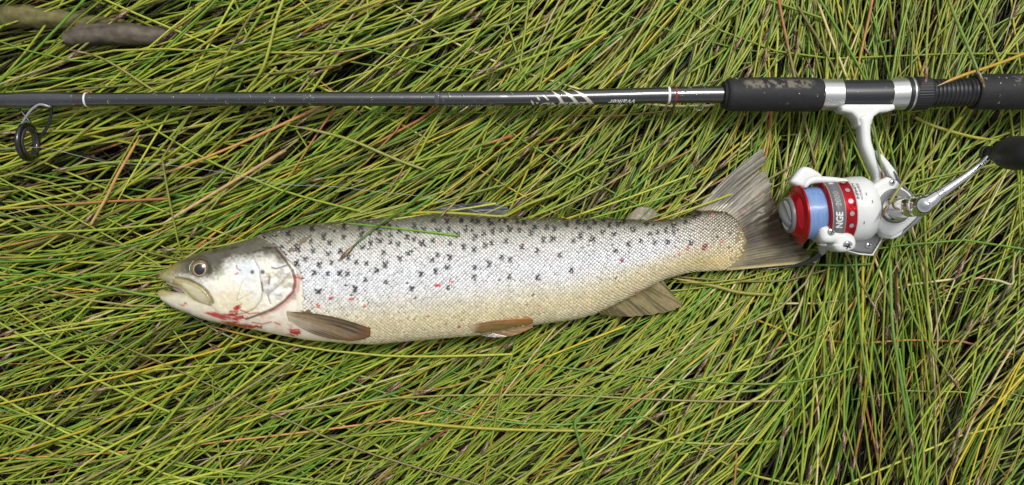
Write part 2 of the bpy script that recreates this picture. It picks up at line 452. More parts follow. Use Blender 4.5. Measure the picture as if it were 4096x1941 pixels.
def rush_mat():
    r = np.random.default_rng(11)
    K, m = 13, 5
    parts = []
    dom = (-900, 5000, -900, 2850)
    for n, zlo, zhi, sp, out, old_shade in ((1700, -0.050, -0.036, 16, 0.25, 1.0), (1750, -0.038, -0.022, 12, 0.18, 0.97), (1450, -0.025, -0.010, 10, 0.14, 0.45), (1380, -0.009, 0.004, 10, 0.15, 0.02)):
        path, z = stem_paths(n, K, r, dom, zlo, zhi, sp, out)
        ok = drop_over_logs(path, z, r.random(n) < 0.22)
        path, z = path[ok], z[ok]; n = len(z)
        parts.append((path, z, r.uniform(0.00066, 0.00110, n), stem_colours(n, K, r, old_shade)))
    ex = r.uniform(1180, 2720, 20); q = []; zz = []
    for x0 in ex:
        y0 = float(f_top(x0)) + r.uniform(2, 15); th = math.radians(float(field(np.array([x0]), np.array([y0]))[0]) * r.uniform(.35, 1.0) + r.normal(0, 9))
        L_ = r.uniform(260, 700); u_ = np.linspace(1, 0, K)
        xx = x0 + np.cos(th) * L_ * u_ + 14 * np.sin(u_ * 3); yy = y0 - np.sin(th) * L_ * u_
        z1 = np.maximum(fish_surface(xx, yy) + .0014, 0) * (yy > f_top(xx) - 6); z1 = np.where(z1 > 0, z1, .003 + .014 * np.exp(-(f_top(xx) - yy) / 60))
        q.append(np.stack([CX + (xx - CX) * (H - z1) / H, CY + (yy - CY) * (H - z1) / H], 1)); zz.append(z1)
    over = (np.array(q), np.array(zz), r.uniform(.0007, .0010, len(ex)), stem_colours(len(ex), K, r))
    path = np.concatenate([p[0] for p in parts]); z = np.concatenate([p[1] for p in parts])
    rad = np.concatenate([p[2] for p in parts]); c = np.concatenate([p[3] for p in parts])
    V, F = stems_geo(path, z, rad, r, m)
    V2, F2 = stems_geo(over[0], over[1], over[2], r, m, lim_on=False)
    F = np.vstack([F, F2 + V.size // 3]); V = np.concatenate([V, V2]); c = np.concatenate([c, over[3]])
    col = np.repeat(c[:, :, None], m, 2).reshape(-1, 3)
    mesh_obj('rush_grass', V.reshape(-1, 3), F, M_STEM, None, col, kind='stuff', label='flattened mat of olive green rush stems', cat='grass')
rush_mat()

def head_mesh():
    nr, m = 15, 8
    t = np.linspace(0, 1, nr); th = np.linspace(0, 2 * np.pi, m, endpoint=False)
    r = 0.00165 * np.sin(np.pi * np.clip(t * 0.92 + 0.06, 0, 1)) ** 0.7 * (1 - 0.35 * t)
    R = r[:, None] * (1 + 0.18 * np.sign(np.sin(th[None] * 4 + (np.arange(nr) % 2)[:, None] * np.pi)) * (np.arange(nr)[:, None] % 2 * 0.5 + 0.5))
    V = np.stack([(t[:, None] * 0.0140 + 0.0004 * ((np.arange(m) % 2)[None])) * np.ones((1, m)), R * np.cos(th), R * np.sin(th)], -1).reshape(-1, 3)
    rr = np.random.default_rng(5)
    a = lin((126, 98, 76)) * 0.9; b = lin((190, 172, 146)) * 0.9; d = lin((76, 58, 46)) * 0.9
    w = rr.random((nr * m, 1)); c = np.where(w < 0.3, b, np.where(w < 0.6, d, a)) * (0.8 + 0.4 * rr.random((nr * m, 1)))
    o = mesh_obj('seed_head', V, grid_faces(nr, m, True), M_HEAD, None, c)
    me = o.data; bpy.data.objects.remove(o)
    return me
HEAD_ME = head_mesh()

def add_head(stem, p_base, p_dir, scale):
    o = bpy.data.objects.new('seed_head', HEAD_ME)
    q = Vector(p_dir).to_track_quat('X', 'Z')
    o.location = Vector(p_base); o.rotation_mode = 'QUATERNION'; o.rotation_quaternion = q; o.scale = (scale, scale * random.uniform(0.7, 1.0), scale * .85)
    put(o, stem)

def one_stem(pts, rad, cols, label, group=None, head=True, cat='rush'):
    """pts world (K,3) root to tip"""
    V, F = tube_geo(pts, np.linspace(rad, rad * 0.72, len(pts)) if head else rad * (1 - 0.78 * sstep(0.72, 1.0, np.linspace(0, 1, len(pts)))), 6)
    K2 = len(pts) + 2
    c = np.repeat(np.vstack([cols[0], cols, cols[-1]])[:, None], 6, 1).reshape(-1, 3)
    o = mesh_obj('rush_stem', V, F, M_STEM, None, c, label=label, cat=cat, group=group)
    if head:
        d = pts[-1] - pts[-2]; add_head(o, pts[-1] - d / np.linalg.norm(d) * 0.0006, d, random.uniform(0.85, 1.15))
    return o

# rushes that carry a brown seed head: each a thing of its own
def headed_stems():
    r = np.random.default_rng(23)
    K = 10
    n = 620
    px = r.uniform(20, 4150, n); py = r.uniform(10, 1980, n)      # where the head lies
    keepn = 0
    for i in range(n):
        x, y = px[i], py[i]
        if z_limit(np.array([x]), np.array([y]))[0] < 0.009: continue
        if 290 < y < 460 or (x > 3080 and 440 < y < 1030): continue
        if any(in_poly(np.array([x]), np.array([y]), lg)[0] for lg in LOGS): continue
        # more heads low and to the right, as in the photograph
        dens = 0.30 + 0.30 * (x / 4096) + (0.25 if y > 1350 else 0)
        if r.random() > dens: continue
        off = r.normal(0, 11) if r.random() > 0.12 else r.uniform(-60, 40)
        L = r.uniform(0.10, 0.24) * S; st = L / (K - 1)
        pts = [(x, y)]; cx, cy = x, y
        cv = r.normal(0, 8)
        for k in range(K - 1):
            th = math.radians(float(field(np.array([cx]), np.array([cy]))[0]) + off + cv * k / K)
            cx += math.cos(th) * st; cy -= math.sin(th) * st; pts.append((cx, cy))
        path = np.array(pts[::-1])[None]
        z = (r.uniform(-0.006, 0.0045) + np.linspace(-0.012, 0, K) * r.random())[None]
        z = np.minimum(z, z_limit(path[..., 0], path[..., 1]))
        w = np.stack([(path[0, :, 0] - CX) / S, (CY - path[0, :, 1]) / S, z[0]], 1)
        w[:, 2] = np.minimum(w[:, 2], np.convolve(np.pad(w[:, 2], 1, 'edge'), [0.25, 0.5, 0.25], 'valid'))
        c = stem_colours(1, K, r)[0]
        m_ = c[:6].mean(0); hue = 'straw coloured' if m_[0] > m_[1] * 1.12 else ('bright green' if m_[1] > m_[0] * 1.35 else ('dull olive' if m_[1] < .14 else 'yellow green'))
        dr = w[-1] - w[0]; lean = 'steep' if abs(dr[1]) > 1.6 * abs(dr[0]) else ('level' if abs(dr[1]) < .35 * abs(dr[0]) else 'slanting')
        if y < 300: where = 'above the rod blank' if x < 2900 else 'above the rod grips'
        elif x > 3050 and y > 450: where = 'beside the reel and crank' if y < 1030 else ('under the reel' if x < 3720 else 'in the lower right corner')
        elif y < 1130: where = 'between the rod and the trout head' if x < 1150 else ('between the rod and the trout back' if x < 2500 else 'beside the trout tail fin')
        else: where = 'below the trout head' if x < 1100 else ('below the trout belly' if x < 2100 else 'below the anal and tail fins')
        reg = (f'{lean} {hue} brown tipped rush lying {where}', f'{lean} {hue} brown tipped rushes {where}')
        one_stem(w, r.uniform(0.0009, 0.00125), c, reg[0], reg[1]); keepn += 1
        if keepn >= 230: break
headed_stems()

def traced(ptsz, rgb0, rgb1, rad, label, head=True, tip=None, n=26):
    p = np.array([P(*q) for q in ptsz]); p = catmull(p, n)
    t = np.linspace(0, 1, n)[:, None]
    c = (lin(rgb0) * (1 - t) + lin(rgb1) * t) * 0.8
    if tip is not None:
        w = sstep(0.72, 0.95, t); c = c * (1 - w) + lin(tip) * 0.8 * w
    one_stem(p, rad, c, label, None, head)

def traced_stems():
    fs = lambda x, y, d=0.0016: (x, y, float(fish_surface(np.array([x]), np.array([y]))[0]) + d)
    traced([(1760, 700, .004), (1680, 778, .012), (1600, 846, .022), (1545, 878, .033), fs(1490, 922, .002), fs(1440, 962), fs(1412, 988)], (110, 150, 50), (70, 100, 50), .0010,
           'dark green rush lying across the trout back behind its head')
    traced([(1760, 770, .004), (1700, 812, .010), (1640, 846, .020), fs(1600, 866, .003), fs(1566, 878)], (105, 160, 50), (100, 150, 60), .0011,
           'bright green rush whose brown tip rests on the upper back of the trout')
    traced([(1990, 650, .004), (1900, 732, .010), (1830, 800, .018), fs(1787, 842, .004)], (150, 150, 60), (160, 140, 70), .0011,
           'olive rush whose thick brown tip rests at the front of the dorsal fin')
    traced([(2240, 770, .003), (2110, 818, .008), (2040, 856, .016), (2000, 866, .019), (1880, 857, .019), (1719, 850, .019), (1600, 858, .017), (1480, 868, .012), (1380, 872, .006)],
           (160, 165, 60), (176, 172, 50), .0011, 'long yellow rush hugging the trout back along the dorsal fin', head=False)
    traced([(3870, 440, .012), (3766, 563, .030), (3703, 636, .044), (3630, 708, .051), (3585, 770, .053), (3556, 816, .054)], (150, 155, 70), (150, 148, 66), .0013,
           'olive rush crossing the reel side plate with its tip on the white housing')
    traced([(3470, 440, .016), (3492, 500, .030), (3510, 580, .038), (3520, 640, .041), (3527, 676, .041)], (110, 140, 60), (120, 140, 70), .0011,
           'green rush whose brown tip hangs over the white reel stem')
    traced([(4240, 150, .020), (4079, 222, .033), (3961, 266, .040), (3862, 298, .0415), (3800, 322, .041), (3750, 344, .0405)], (190, 170, 50), (205, 150, 70), .0011,
           'orange pointed stem lying over the grooved section of the rod handle', head=False, tip=(225, 190, 130))
    traced([(3780, -60, .010), (3803, 24, .020), (3855, 149, .034), (3890, 230, .040), (3910, 280, .0425)], (130, 150, 60), (120, 150, 80), .0013,
           'thick green rush whose brown tip rests on the rear grip edge')
    traced([(3735, -80, .008), (3721, 10, .018), (3708, 150, .032), (3705, 262, .040)], (140, 160, 60), (150, 160, 80), .0011,
           'upright green rush whose brown tip touches the knurled locking nut')
    traced([(3660, 470, .002), (3740, 506, .004), (3890, 548, .007), (4010, 563, .010)], (170, 170, 60), (180, 176, 60), .0012,
           'yellow rush running under the black handle knob', head=False)
    traced([(1000, 890, .004), (880, 945, .010), (792, 1000, .014), (730, 1043, .018), (690, 1068, .016), (664, 1085, .013)], (160, 160, 60), (150, 140, 80), .0010,
           'olive rush lying along the trout forehead with its dark tip at the snout')
    traced([(1150, 965, .002), (1000, 960, .009), (940, 972, .013), (860, 988, .015), (780, 995, .011), (702, 998, .008)], (150, 165, 60), (150, 150, 60), .0010,
           'pale green rush above the trout eye with a pinkish brown tip', True)
    traced([(1143, 600, .003), (980, 698, .005), (817, 796, .005), (700, 866, .005), (643, 899, .005)], (196, 160, 104), (222, 190, 140), .0012,
           'long straw coloured dead stem slanting down towards the trout head', head=False, tip=(230, 200, 160))
    traced([(2420, 1722, .003), (2320, 1723, .005), (2029, 1718, .006), (1787, 1703, .006), (1640, 1688, .006), (1545, 1679, .005)], (150, 160, 50), (186, 172, 50), .0012,
           'long yellow rush lying almost level near the bottom middle', head=False, tip=(226, 190, 120))
    traced([(2060, 1380, .002), (2034, 1471, .005), (2005, 1568, .006), (1971, 1737, .006), (1955, 1770, .005)], (130, 150, 50), (140, 150, 60), .0010,
           'upright thin rush with a brown tip crossing the level yellow rush')
    traced([(2420, 1560, .003), (2340, 1650, .006), (2300, 1689, .007), (2318, 1770, .006), (2340, 1850, .004), (2360, 1930, .002)], (120, 160, 80), (80, 120, 40), .0010,
           'green rush bent sharply back on itself at the bottom middle', head=False)
    traced([(360, 905, .003), (420, 800, .005), (470, 700, .006), (528, 600, .006), (560, 540, .005)], (200, 170, 110), (222, 150, 90), .0011,
           'orange straw standing steeply below the rod left half', head=False)
    traced([(1140, -20, .003), (1105, 80, .005), (1060, 250, .006), (1005, 350, .004)], (170, 175, 60), (150, 165, 50), .0012,
           'steep yellow green rush crossing the mat above the rod', head=False)
    traced([(1700, 680, .004), (1590, 640, .005), (1400, 560, .006), (1250, 520, .005), (1140, 500, .004)], (150, 155, 70), (160, 160, 80), .0011,
           'olive rush slanting the other way under the middle of the rod', head=False)
    traced([(640, 380, .001), (520, 300, .004), (440, 250, .006), (378, 222, .006), (350, 215, .006)], (150, 150, 60), (130, 120, 60), .0010,
           'olive rush with a long brown tip below the driftwood')
    traced([(3090, 1180, .003), (2960, 1170, .004), (2860, 1145, .004), (2760, 1125, .005), (2690, 1113, .005)], (150, 150, 60), (190, 170, 100), .0012,
           'yellowish stem with pale joints lying behind the anal fin', head=False)
    traced([(4060, 1010, .003), (4052, 1080, .006), (4048, 1136, .007), (3990, 1122, .006), (3900, 1110, .004)], (170, 165, 70), (222, 210, 170), .0009,
           'pale straw bent at a right angle near the right edge', head=False)
    traced([(3640, 1030, .004), (3600, 1120, .008), (3645, 1250, .008), (3720, 1390, .008), (3790, 1490, .007)], (110, 150, 60), (140, 150, 60), .0010,
           'green rush fanning down from the reel with a dark tip at right')
    traced([(3420, 1010, .004), (3430, 1150, .007), (3450, 1400, .008), (3490, 1600, .008), (3505, 1760, .007)], (120, 160, 70), (130, 150, 60), .0011,
           'green rush running straight down from the reel with a low tip')
    traced([(3560, 1040, .004), (3570, 1300, .008), (3600, 1500, .009), (3640, 1740, .008)], (125, 160, 75), (110, 140, 70), .0013,
           'thick green rush with a large grey brown tip below the reel')
    traced([(3380, 1030, .004), (3385, 1250, .007), (3378, 1500, .008), (3376, 1730, .007)], (140, 165, 60), (140, 160, 60), .0011,
           'vertical yellow green rush with a dark tip below the line roller')
traced_stems()

# ------------------------------------------------------------------ driftwood
def log(label, pts, rads, c0, c1, seed):
    p = catmull(np.array([P(*q) for q in pts]), 44); rad = np.interp(np.linspace(0, 1, 44), np.linspace(0, 1, len(rads)), rads)
    V, F = tube_geo(p, rad, 20); V = V.reshape(46, 20, 3)
    ctr = np.vstack([p[0], p, p[-1]])[:, None]
    th = np.arange(20)[None]; ii = np.arange(46)[:, None]
    n = fbm(ii * 0.30 + seed * 9 + 0 * th, th * 1.1 + 0 * ii, seed)
    V = ctr + (V - ctr) * (0.72 + 0.6 * n)[..., None]
    w = fbm(ii * 0.12 + 0 * th, th * 1.7 + seed, seed + 3)[..., None]
    mesh_obj('driftwood', V.reshape(-1, 3), F, M_WOOD, None, ((lin(c0) * (1 - w) + lin(c1) * w) * 0.8).reshape(-1, 3), label=label, cat='driftwood')
log('mossy olive brown driftwood branch at the top left corner', [(-90, 64, -.009), (60, 66, -.008), (200, 74, -.008), (330, 88, -.010), (500, 100, -.016)], [.0078, .0078, .0074, .006, .004], (58, 55, 34), (140, 132, 84), 1)
log('grey brown driftwood with a rounded end beside the olive branch', [(262, 162, -.009), (276, 156, -.008), (330, 142, -.0075), (460, 134, -.008), (620, 146, -.010), (760, 150, -.016)], [.003, .0062, .0075, .0078, .007, .005], (50, 42, 34), (128, 118, 104), 2)

# ------------------------------------------------------------------ trout
SPOTS = [(1152,933),(1249,916),(1368,908),(1443,907),(1230,958),(1295,949,1),(1372,949),(1438,940),(1319,972),(1126,989),(1178,993),(1184,1003),(1251,1008),(1314,1016),
 (1362,998,1),(1446,993),(1482,983),(1188,1053,1),(1220,1041),(1271,1055,1),(1326,1051),(1394,1037),(1425,1044),(1462,1047),(1255,1094),(1309,1093),(1358,1092,1),(1395,1093),
 (1533,1013),(1593,1031),(1629,1010),(1541,1066,1),(1505,1085),(1461,1113),(1542,1125),(1276,1168,1),(1424,1158,1),(1646,1160),(1531,904),(1557,909),(1595,916),(1655,901),(1559,936),
 (1512,929),(1663,927),(1700,919),(1623,951),(1519,962,1),(1558,966),(1657,959),(1592,976),(1753,932,1),(1786,919),(1787,891),(1733,884),(1840,886),(1893,882),(1912,884),(1970,890),
 (1684,975,1),(1728,967),(1799,966),(1832,937,1),(1863,927),(1900,944,1),(1931,929),(1972,929,1),(1968,968),(1941,985),(1848,993),(1894,1000),(1749,1010),(1797,1023,1),(1726,1038),
 (1788,1069),(1744,1087),(1685,1096),(1894,1068),(1952,1061,1),(1952,881),(2002,880),(2019,885),(2068,886),(2093,889),(2144,908),(2186,906),(2221,920),(2264,906),(2257,882),(2309,891),
 (2339,884),(2385,891),(2408,880),(2360,913),(2410,929),(2009,925),(2040,921,1),(2081,925),(2123,941,1),(2174,961),(2212,958,1),(2283,963),(2323,949,1),(2367,954,1),(2019,968),
 (2085,993,1),(2147,995),(2002,1022),(2038,1039),(2235,1023),(2279,1081),(1892,1113),(2039,1104),(1796,1149),(2155,1112),(2438,901),(2468,900),(2494,889),(2451,940),(2533,921),
 (2587,900),(2597,936),(2634,925),(2662,916),(2693,934),(2566,963),(2620,974),(2669,968),(2512,978),(2463,1000),(2743,891),(2694,904),(2766,975),(2777,868),(2794,861)]
SPX = np.array([s[0] for s in SPOTS], float); SPY = np.array([s[1] for s in SPOTS], float)
SPR = np.array([16.0 if len(s) > 2 else 12.5 for s in SPOTS])
REDS = [([(2808,1000),(2812,980),(2830,974),(2828,988),(2818,1003)], (120,10,14)), ([(2482,1034),(2490,1033),(2494,1042),(2488,1050),(2483,1046)], (150,26,34)),
        ([(2748,984),(2755,986),(2752,1000),(2747,996)], (220,110,90)), ([(2712,1012),(2722,1016),(2720,1021)], (215,100,85)), ([(2884,965),(2893,967),(2890,974)], (180,40,40)),
        ([(1737,1139),(1763,1137),(1760,1147),(1742,1148)], (205,50,40)), ([(1797,1126),(1813,1126),(1805,1131)], (210,80,70)), ([(1314,1200),(1318,1191),(1334,1188),(1330,1198)], (178,40,40)),
        ([(1390,1196),(1416,1192),(1414,1200),(1400,1201)], (205,70,60)), ([(1262,1215),(1270,1218),(1281,1232),(1272,1232)], (220,70,52)), ([(1450,1230),(1460,1218),(1463,1228)], (222,80,60)),
        ([(1831,1305),(1840,1304),(1840,1312),(1832,1313)], (200,50,45)), ([(2540,1170),(2548,1170),(2546,1176)], (190,40,40)), ([(2846,856),(2852,856),(2856,868),(2850,864)], (190,70,60)),
        ([(2442,1228),(2452,1228),(2450,1236),(2444,1236)], (215,110,80))]
OPER = [(1100, 990), (1118, 1010), (1140, 1039), (1172, 1084), (1183, 1125), (1176, 1165), (1140, 1203), (1095, 1235), (1041, 1257), (985, 1278)]
PREOP = [(1019, 1040), (1039, 1075), (1044, 1120), (1053, 1165), (1046, 1201), (1023, 1233), (983, 1253), (930, 1265)]
SUBOP = [(1154, 1100), (1125, 1135), (1098, 1160), (1072, 1180), (1086, 1215)]
CHEEK1 = [(990, 1110), (968, 1130), (950, 1190), (946, 1205)]; CHEEK2 = [(946, 1205), (1012, 1168)]
MAX_UP = [(700, 1110), (748, 1117), (780, 1130), (812, 1149), (831, 1169), (846, 1193), (851, 1212)]
MAXILLA = [(690, 1112), (748, 1117), (780, 1130), (812, 1149), (831, 1169), (846, 1193), (851, 1212), (842, 1228), (825, 1229), (804, 1222), (780, 1206), (758, 1188), (740, 1166), (718, 1148), (690, 1135)]
DARKTOP = [(640, 1104), (694, 1096), (755, 1100), (797, 1113), (841, 1106), (880, 1090), (905, 1050), (930, 1034), (1020, 1024), (1060, 1018), (1095, 1025), (1130, 1050), (1150, 1040), (1110, 985), (1048, 936), (900, 940), (630, 1060)]
BLOOD = [[(812, 1250), (870, 1248), (906, 1254), (936, 1233), (966, 1214), (964, 1238), (942, 1258), (1004, 1272), (960, 1284), (893, 1282), (860, 1270), (830, 1259)],
         [(880, 1284), (950, 1290), (1040, 1303), (1048, 1316), (985, 1316), (915, 1302)], [(1154, 1300), (1170, 1316), (1196, 1322), (1208, 1338), (1186, 1344), (1164, 1332)],
         [(712, 1217), (736, 1221), (740, 1209), (746, 1210), (742, 1228), (728, 1226)], [(1185, 1102), (1200, 1104), (1222, 1117), (1205, 1122), (1186, 1117)], [(1150, 1338), (1166, 1338), (1172, 1347), (1156, 1348)]]
SCALE_EDGE = [(1040, 920), (1052, 950), (1090, 975), (1120, 992), (1160, 1045), (1196, 1078), (1214, 1130), (1216, 1200), (1214, 1245), (1275, 1262), (1330, 1295), (1400, 1400)]

SCALED = SCALE_EDGE + [(3100, 1400), (3100, 800), (1040, 800)]

BARE = [[(1165, 945), (1178, 933), (1176, 955), (1150, 985), (1140, 985)], [(1190, 975), (1205, 955), (1245, 938), (1235, 955), (1195, 985)], [(1150, 1003), (1170, 990), (1182, 1003), (1160, 1015)], [(1205, 1245), (1240, 1240), (1262, 1266), (1220, 1262)]]

def eye_xy(): return 801.0, 1078.0

def body_colour(x, y, rel):
    n1 = fbm(x / 40, y / 40, 1)[..., None]; n2 = fbm(x / 9, y / 9, 7)[..., None]; n3 = fbm(x / 16, y / 16, 12)[..., None]
    L = lambda c: lin(c)
    # flank base: what shows between the scales
    gap = interp_rgb(rel, [(0, (14, 13, 9)), (.08, (24, 23, 17)), (.28, (74, 70, 64)), (.55, (106, 100, 94)), (.70, (128, 114, 82)), (.86, (172, 156, 112)), (1, (216, 202, 170))])
    c = gap
    # head
    head = ((x < 1400) & ~in_poly(x, y, SCALED)).astype(float)[..., None]
    ck = L((240, 241, 238)) * (1 - n1) + L((243, 236, 208)) * n1
    yel = (sstep(1130, 1200, y) * sstep(1080, 960, x))[..., None] * 0.6
    ck = ck * (1 - yel) + L((232, 221, 172)) * yel
    bl = (np.exp(-((x - 985) / 60) ** 2 - ((y - 1075) / 38) ** 2))[..., None] * 0.9
    ck = ck * (1 - bl) + L((220, 230, 236)) * bl
    ck = ck * (0.86 + 0.28 * n2)
    low = sstep(1225, 1290, y)[..., None]
    ck = ck * (1 - low) + L((222, 212, 190)) * (0.95 + 0.2 * n2) * low
    sd = poly_sd(x + (n3[..., 0] - .5) * 34, y + (n2[..., 0] - .5) * 26, DARKTOP)
    wd = sstep(-34, 20, sd)[..., None]
    dk = (L((66, 62, 44)) * (1 - n1) + L((106, 102, 86)) * n1) * (0.8 + 0.4 * n2)
    fwd = sstep(760, 660, x)[..., None]
    dk = dk * (1 - fwd) + L((128, 118, 70)) * (0.8 + .4 * n2) * fwd
    ck = ck * (1 - wd) + dk * wd
    op = ((x > 1040) & (x < 1185) & (y > 1075) & (y < 1200)).astype(float) * sstep(.42, .62, fbm(x / 28, y / 22, 21))
    op = (op * sstep(1040, 1075, x))[..., None] * .6
    ck = ck * (1 - op) + L((140, 130, 104)) * op
    sv = (sstep(.56, .70, fbm(x / 34 + y / 60, y / 12, 23)) * sstep(860, 920, x) * sstep(1010, 1040, y) * sstep(1215, 1170, y))[..., None] * .7 * (1 - wd)
    ck = ck * (1 - sv) + L((240, 244, 246)) * sv
    pk = (sstep(.55, .72, fbm(x / 30, y / 24, 27)) * sstep(1130, 1200, y))[..., None] * .35
    ck = ck * (1 - pk) + L((214, 176, 156)) * pk
    # maxilla
    ms = poly_sd(x, y, MAXILLA)
    wm = sstep(-2, 3, ms)[..., None]
    mc = L((176, 164, 110)) * (0.85 + .3 * n2); inn = sstep(9, 20, ms + 10 * (n3[..., 0] - .5))[..., None]
    mc = mc * (1 - inn) + L((208, 200, 164)) * inn
    ck = ck * (1 - wm) + mc * wm
    tip = sstep(735, 660, x)[..., None] * .8
    ck = ck * (1 - tip) + L((150, 138, 82)) * (0.8 + .4 * n2) * tip
    # creases
    for pts, w, col, k in ((OPER, 3.4, (84, 56, 46), .9), (PREOP, 2.6, (132, 118, 98), .7), (SUBOP, 2.6, (126, 116, 92), .7), (MAX_UP, 3.6, (74, 60, 44), .9), (CHEEK1, 1.6, (150, 140, 110), .6), (CHEEK2, 1.6, (150, 140, 110), .6)):
        d, t = pl_dist(x, y, pts)
        k2 = (np.exp(-(d / (w * (.6 + .9 * n3[..., 0]))) ** 2) * k * np.clip(.35 + 1.3 * n1[..., 0], 0, 1))[..., None]
        ck = ck * (1 - k2) + L(col) * k2
    for (sx, sy, sr) in ((1012, 1088, 9.5), (1054, 1088, 10)):
        k2 = sstep(sr + 2, sr - 4, np.hypot(x - sx, y - sy))[..., None] * .85
        ck = ck * (1 - k2) + L((62, 56, 52)) * k2
    for pts, w, col in (([(1050, 990), (1068, 991), (1085, 993)], 4, (36, 30, 24)), ([(1092, 1070), (1108, 1075), (1150, 1062)], 3.5, (66, 50, 42)), ([(1082, 1108), (1080, 1135)], 4, (120, 50, 46)),
                        ([(1050, 1130), (1054, 1162)], 4, (96, 50, 44)), ([(925, 992), (950, 991)], 3, (40, 36, 28)), ([(857, 1005), (866, 1003)], 4, (48, 44, 34))):
        d, t = pl_dist(x, y, pts); k2 = (np.exp(-(d / w) ** 2) * .9)[..., None]; ck = ck * (1 - k2) + L(col) * k2
    # gill slit blush behind the cover
    d, t = pl_dist(x, y, [(1190, 1100), (1190, 1160), (1150, 1207), (1105, 1238), (1045, 1262)])
    k2 = (np.exp(-(d / 8) ** 2) * .55)[..., None]; ck = ck * (1 - k2) + L((168, 84, 66)) * k2
    # eye socket
    ex, ey = eye_xy(); de = np.hypot((x - ex) / 1.05, (y - ey + 3))
    k2 = (sstep(60, 44, de) * sstep(1112, 1075, y))[..., None] * .8; ck = ck * (1 - k2) + L((74, 68, 46)) * k2
    # shoulder behind the gill cover, smooth skin
    sh = ((x > 1120) & (y > 1060)).astype(float) * sstep(1222, 1180, x); sh = (sh * sstep(1178, 1192, x))[..., None] * .5
    ck = ck * (1 - sh) + L((212, 190, 168)) * sh
    c = c * (1 - head) + ck * head
    for q in range(len(SPX)):
        m_ = (np.abs(x - SPX[q]) < 16) & (np.abs(y - SPY[q]) < 16)
        if m_.any():
            k2 = sstep(SPR[q], SPR[q] * .5, np.hypot(x[m_] - SPX[q], y[m_] - SPY[q]))[..., None] * (1 - head[m_]); c[m_] = c[m_] * (1 - k2) + L((22, 21, 24)) * k2
    # throat and belly
    be = (sstep(.90, .99, rel) * sstep(1150, 1300, x))[..., None]
    c = c * (1 - be) + L((226, 214, 184)) * be
    for pl in BARE:
        k2 = sstep(-8, 4, poly_sd(x, y, pl))[..., None]; c = c * (1 - k2) + L((122, 110, 78)) * (.8 + .4 * n2) * k2
    # tail root
    tr = sstep(2890, 2960, x)[..., None]
    c = c * (1 - tr) + L((152, 138, 98)) * (0.8 + .4 * n2) * tr
    for poly in BLOOD:
        s = poly_sd(x + (n3[..., 0] - .5) * 44, y + (n2[..., 0] - .5) * 26, poly)
        k2 = sstep(-5, 5, s)[..., None] * np.clip(-.25 + 2.3 * fbm(x / 30, y / 7, 77), 0.1, .97)[..., None]
        c = c * (1 - k2) + L((168, 10, 14)) * (0.7 + .6 * n2) * k2
    for pts in ([(1181, 1120), (1172, 1170), (1130, 1212), (1080, 1245)], [(963, 1240), (1000, 1255), (1040, 1250)], [(947, 1062), (950, 1075), (963, 1082)], [(1010, 1290), (1050, 1297), (1085, 1288)], [(940, 1098), (952, 1092)], [(1100, 1290), (1120, 1300)]):
        d, t = pl_dist(x + (n3[..., 0] - .5) * 8, y, pts); k2 = (np.exp(-(d / 3.2) ** 2) * .8)[..., None]; c = c * (1 - k2) + L((178, 30, 28)) * k2
    return c * 0.92

def interp_rgb(t, stops):
    xs = [s[0] for s in stops]; cs = np.array([lin(s[1]) for s in stops])
    return np.stack([np.interp(t, xs, cs[:, k]) for k in range(3)], -1)

def head_relief(x, y):
    d = np.zeros(np.shape(x))
    # gill cover stands proud of the body behind it
    cover = [(1000, 1010)] + OPER + [(960, 1262), (930, 1100)]
    s = poly_sd(x, y, cover)
    d += 0.0022 * sstep(-3, 5, s) * sstep(930, 1060, x) - 0.0008 * np.exp(-((s + 9) / 7) ** 2) * sstep(1000, 1080, x)
    dd, _ = pl_dist(x, y, PREOP); d -= 0.0008 * np.exp(-(dd / 5) ** 2)
    dd, _ = pl_dist(x, y, SUBOP); d -= 0.0005 * np.exp(-(dd / 4) ** 2)
    s = poly_sd(x, y, MAXILLA); d += 0.0010 * sstep(-1, 8, s)
    dd, _ = pl_dist(x, y, MAX_UP); d -= 0.0012 * np.exp(-(dd / 4.5) ** 2)
    ex, ey = eye_xy(); de = np.hypot(x - ex, y - ey)
    d += 0.0005 * np.exp(-((de - 47) / 12) ** 2) - 0.0012 * sstep(44, 34, de)
    d += (0.0007 * (fbm(x / 24, y / 24, 31) - .5) + 0.0003 * (fbm(x / 7, y / 7, 33) - .5)) * sstep(1200, 1100, x)
    return d

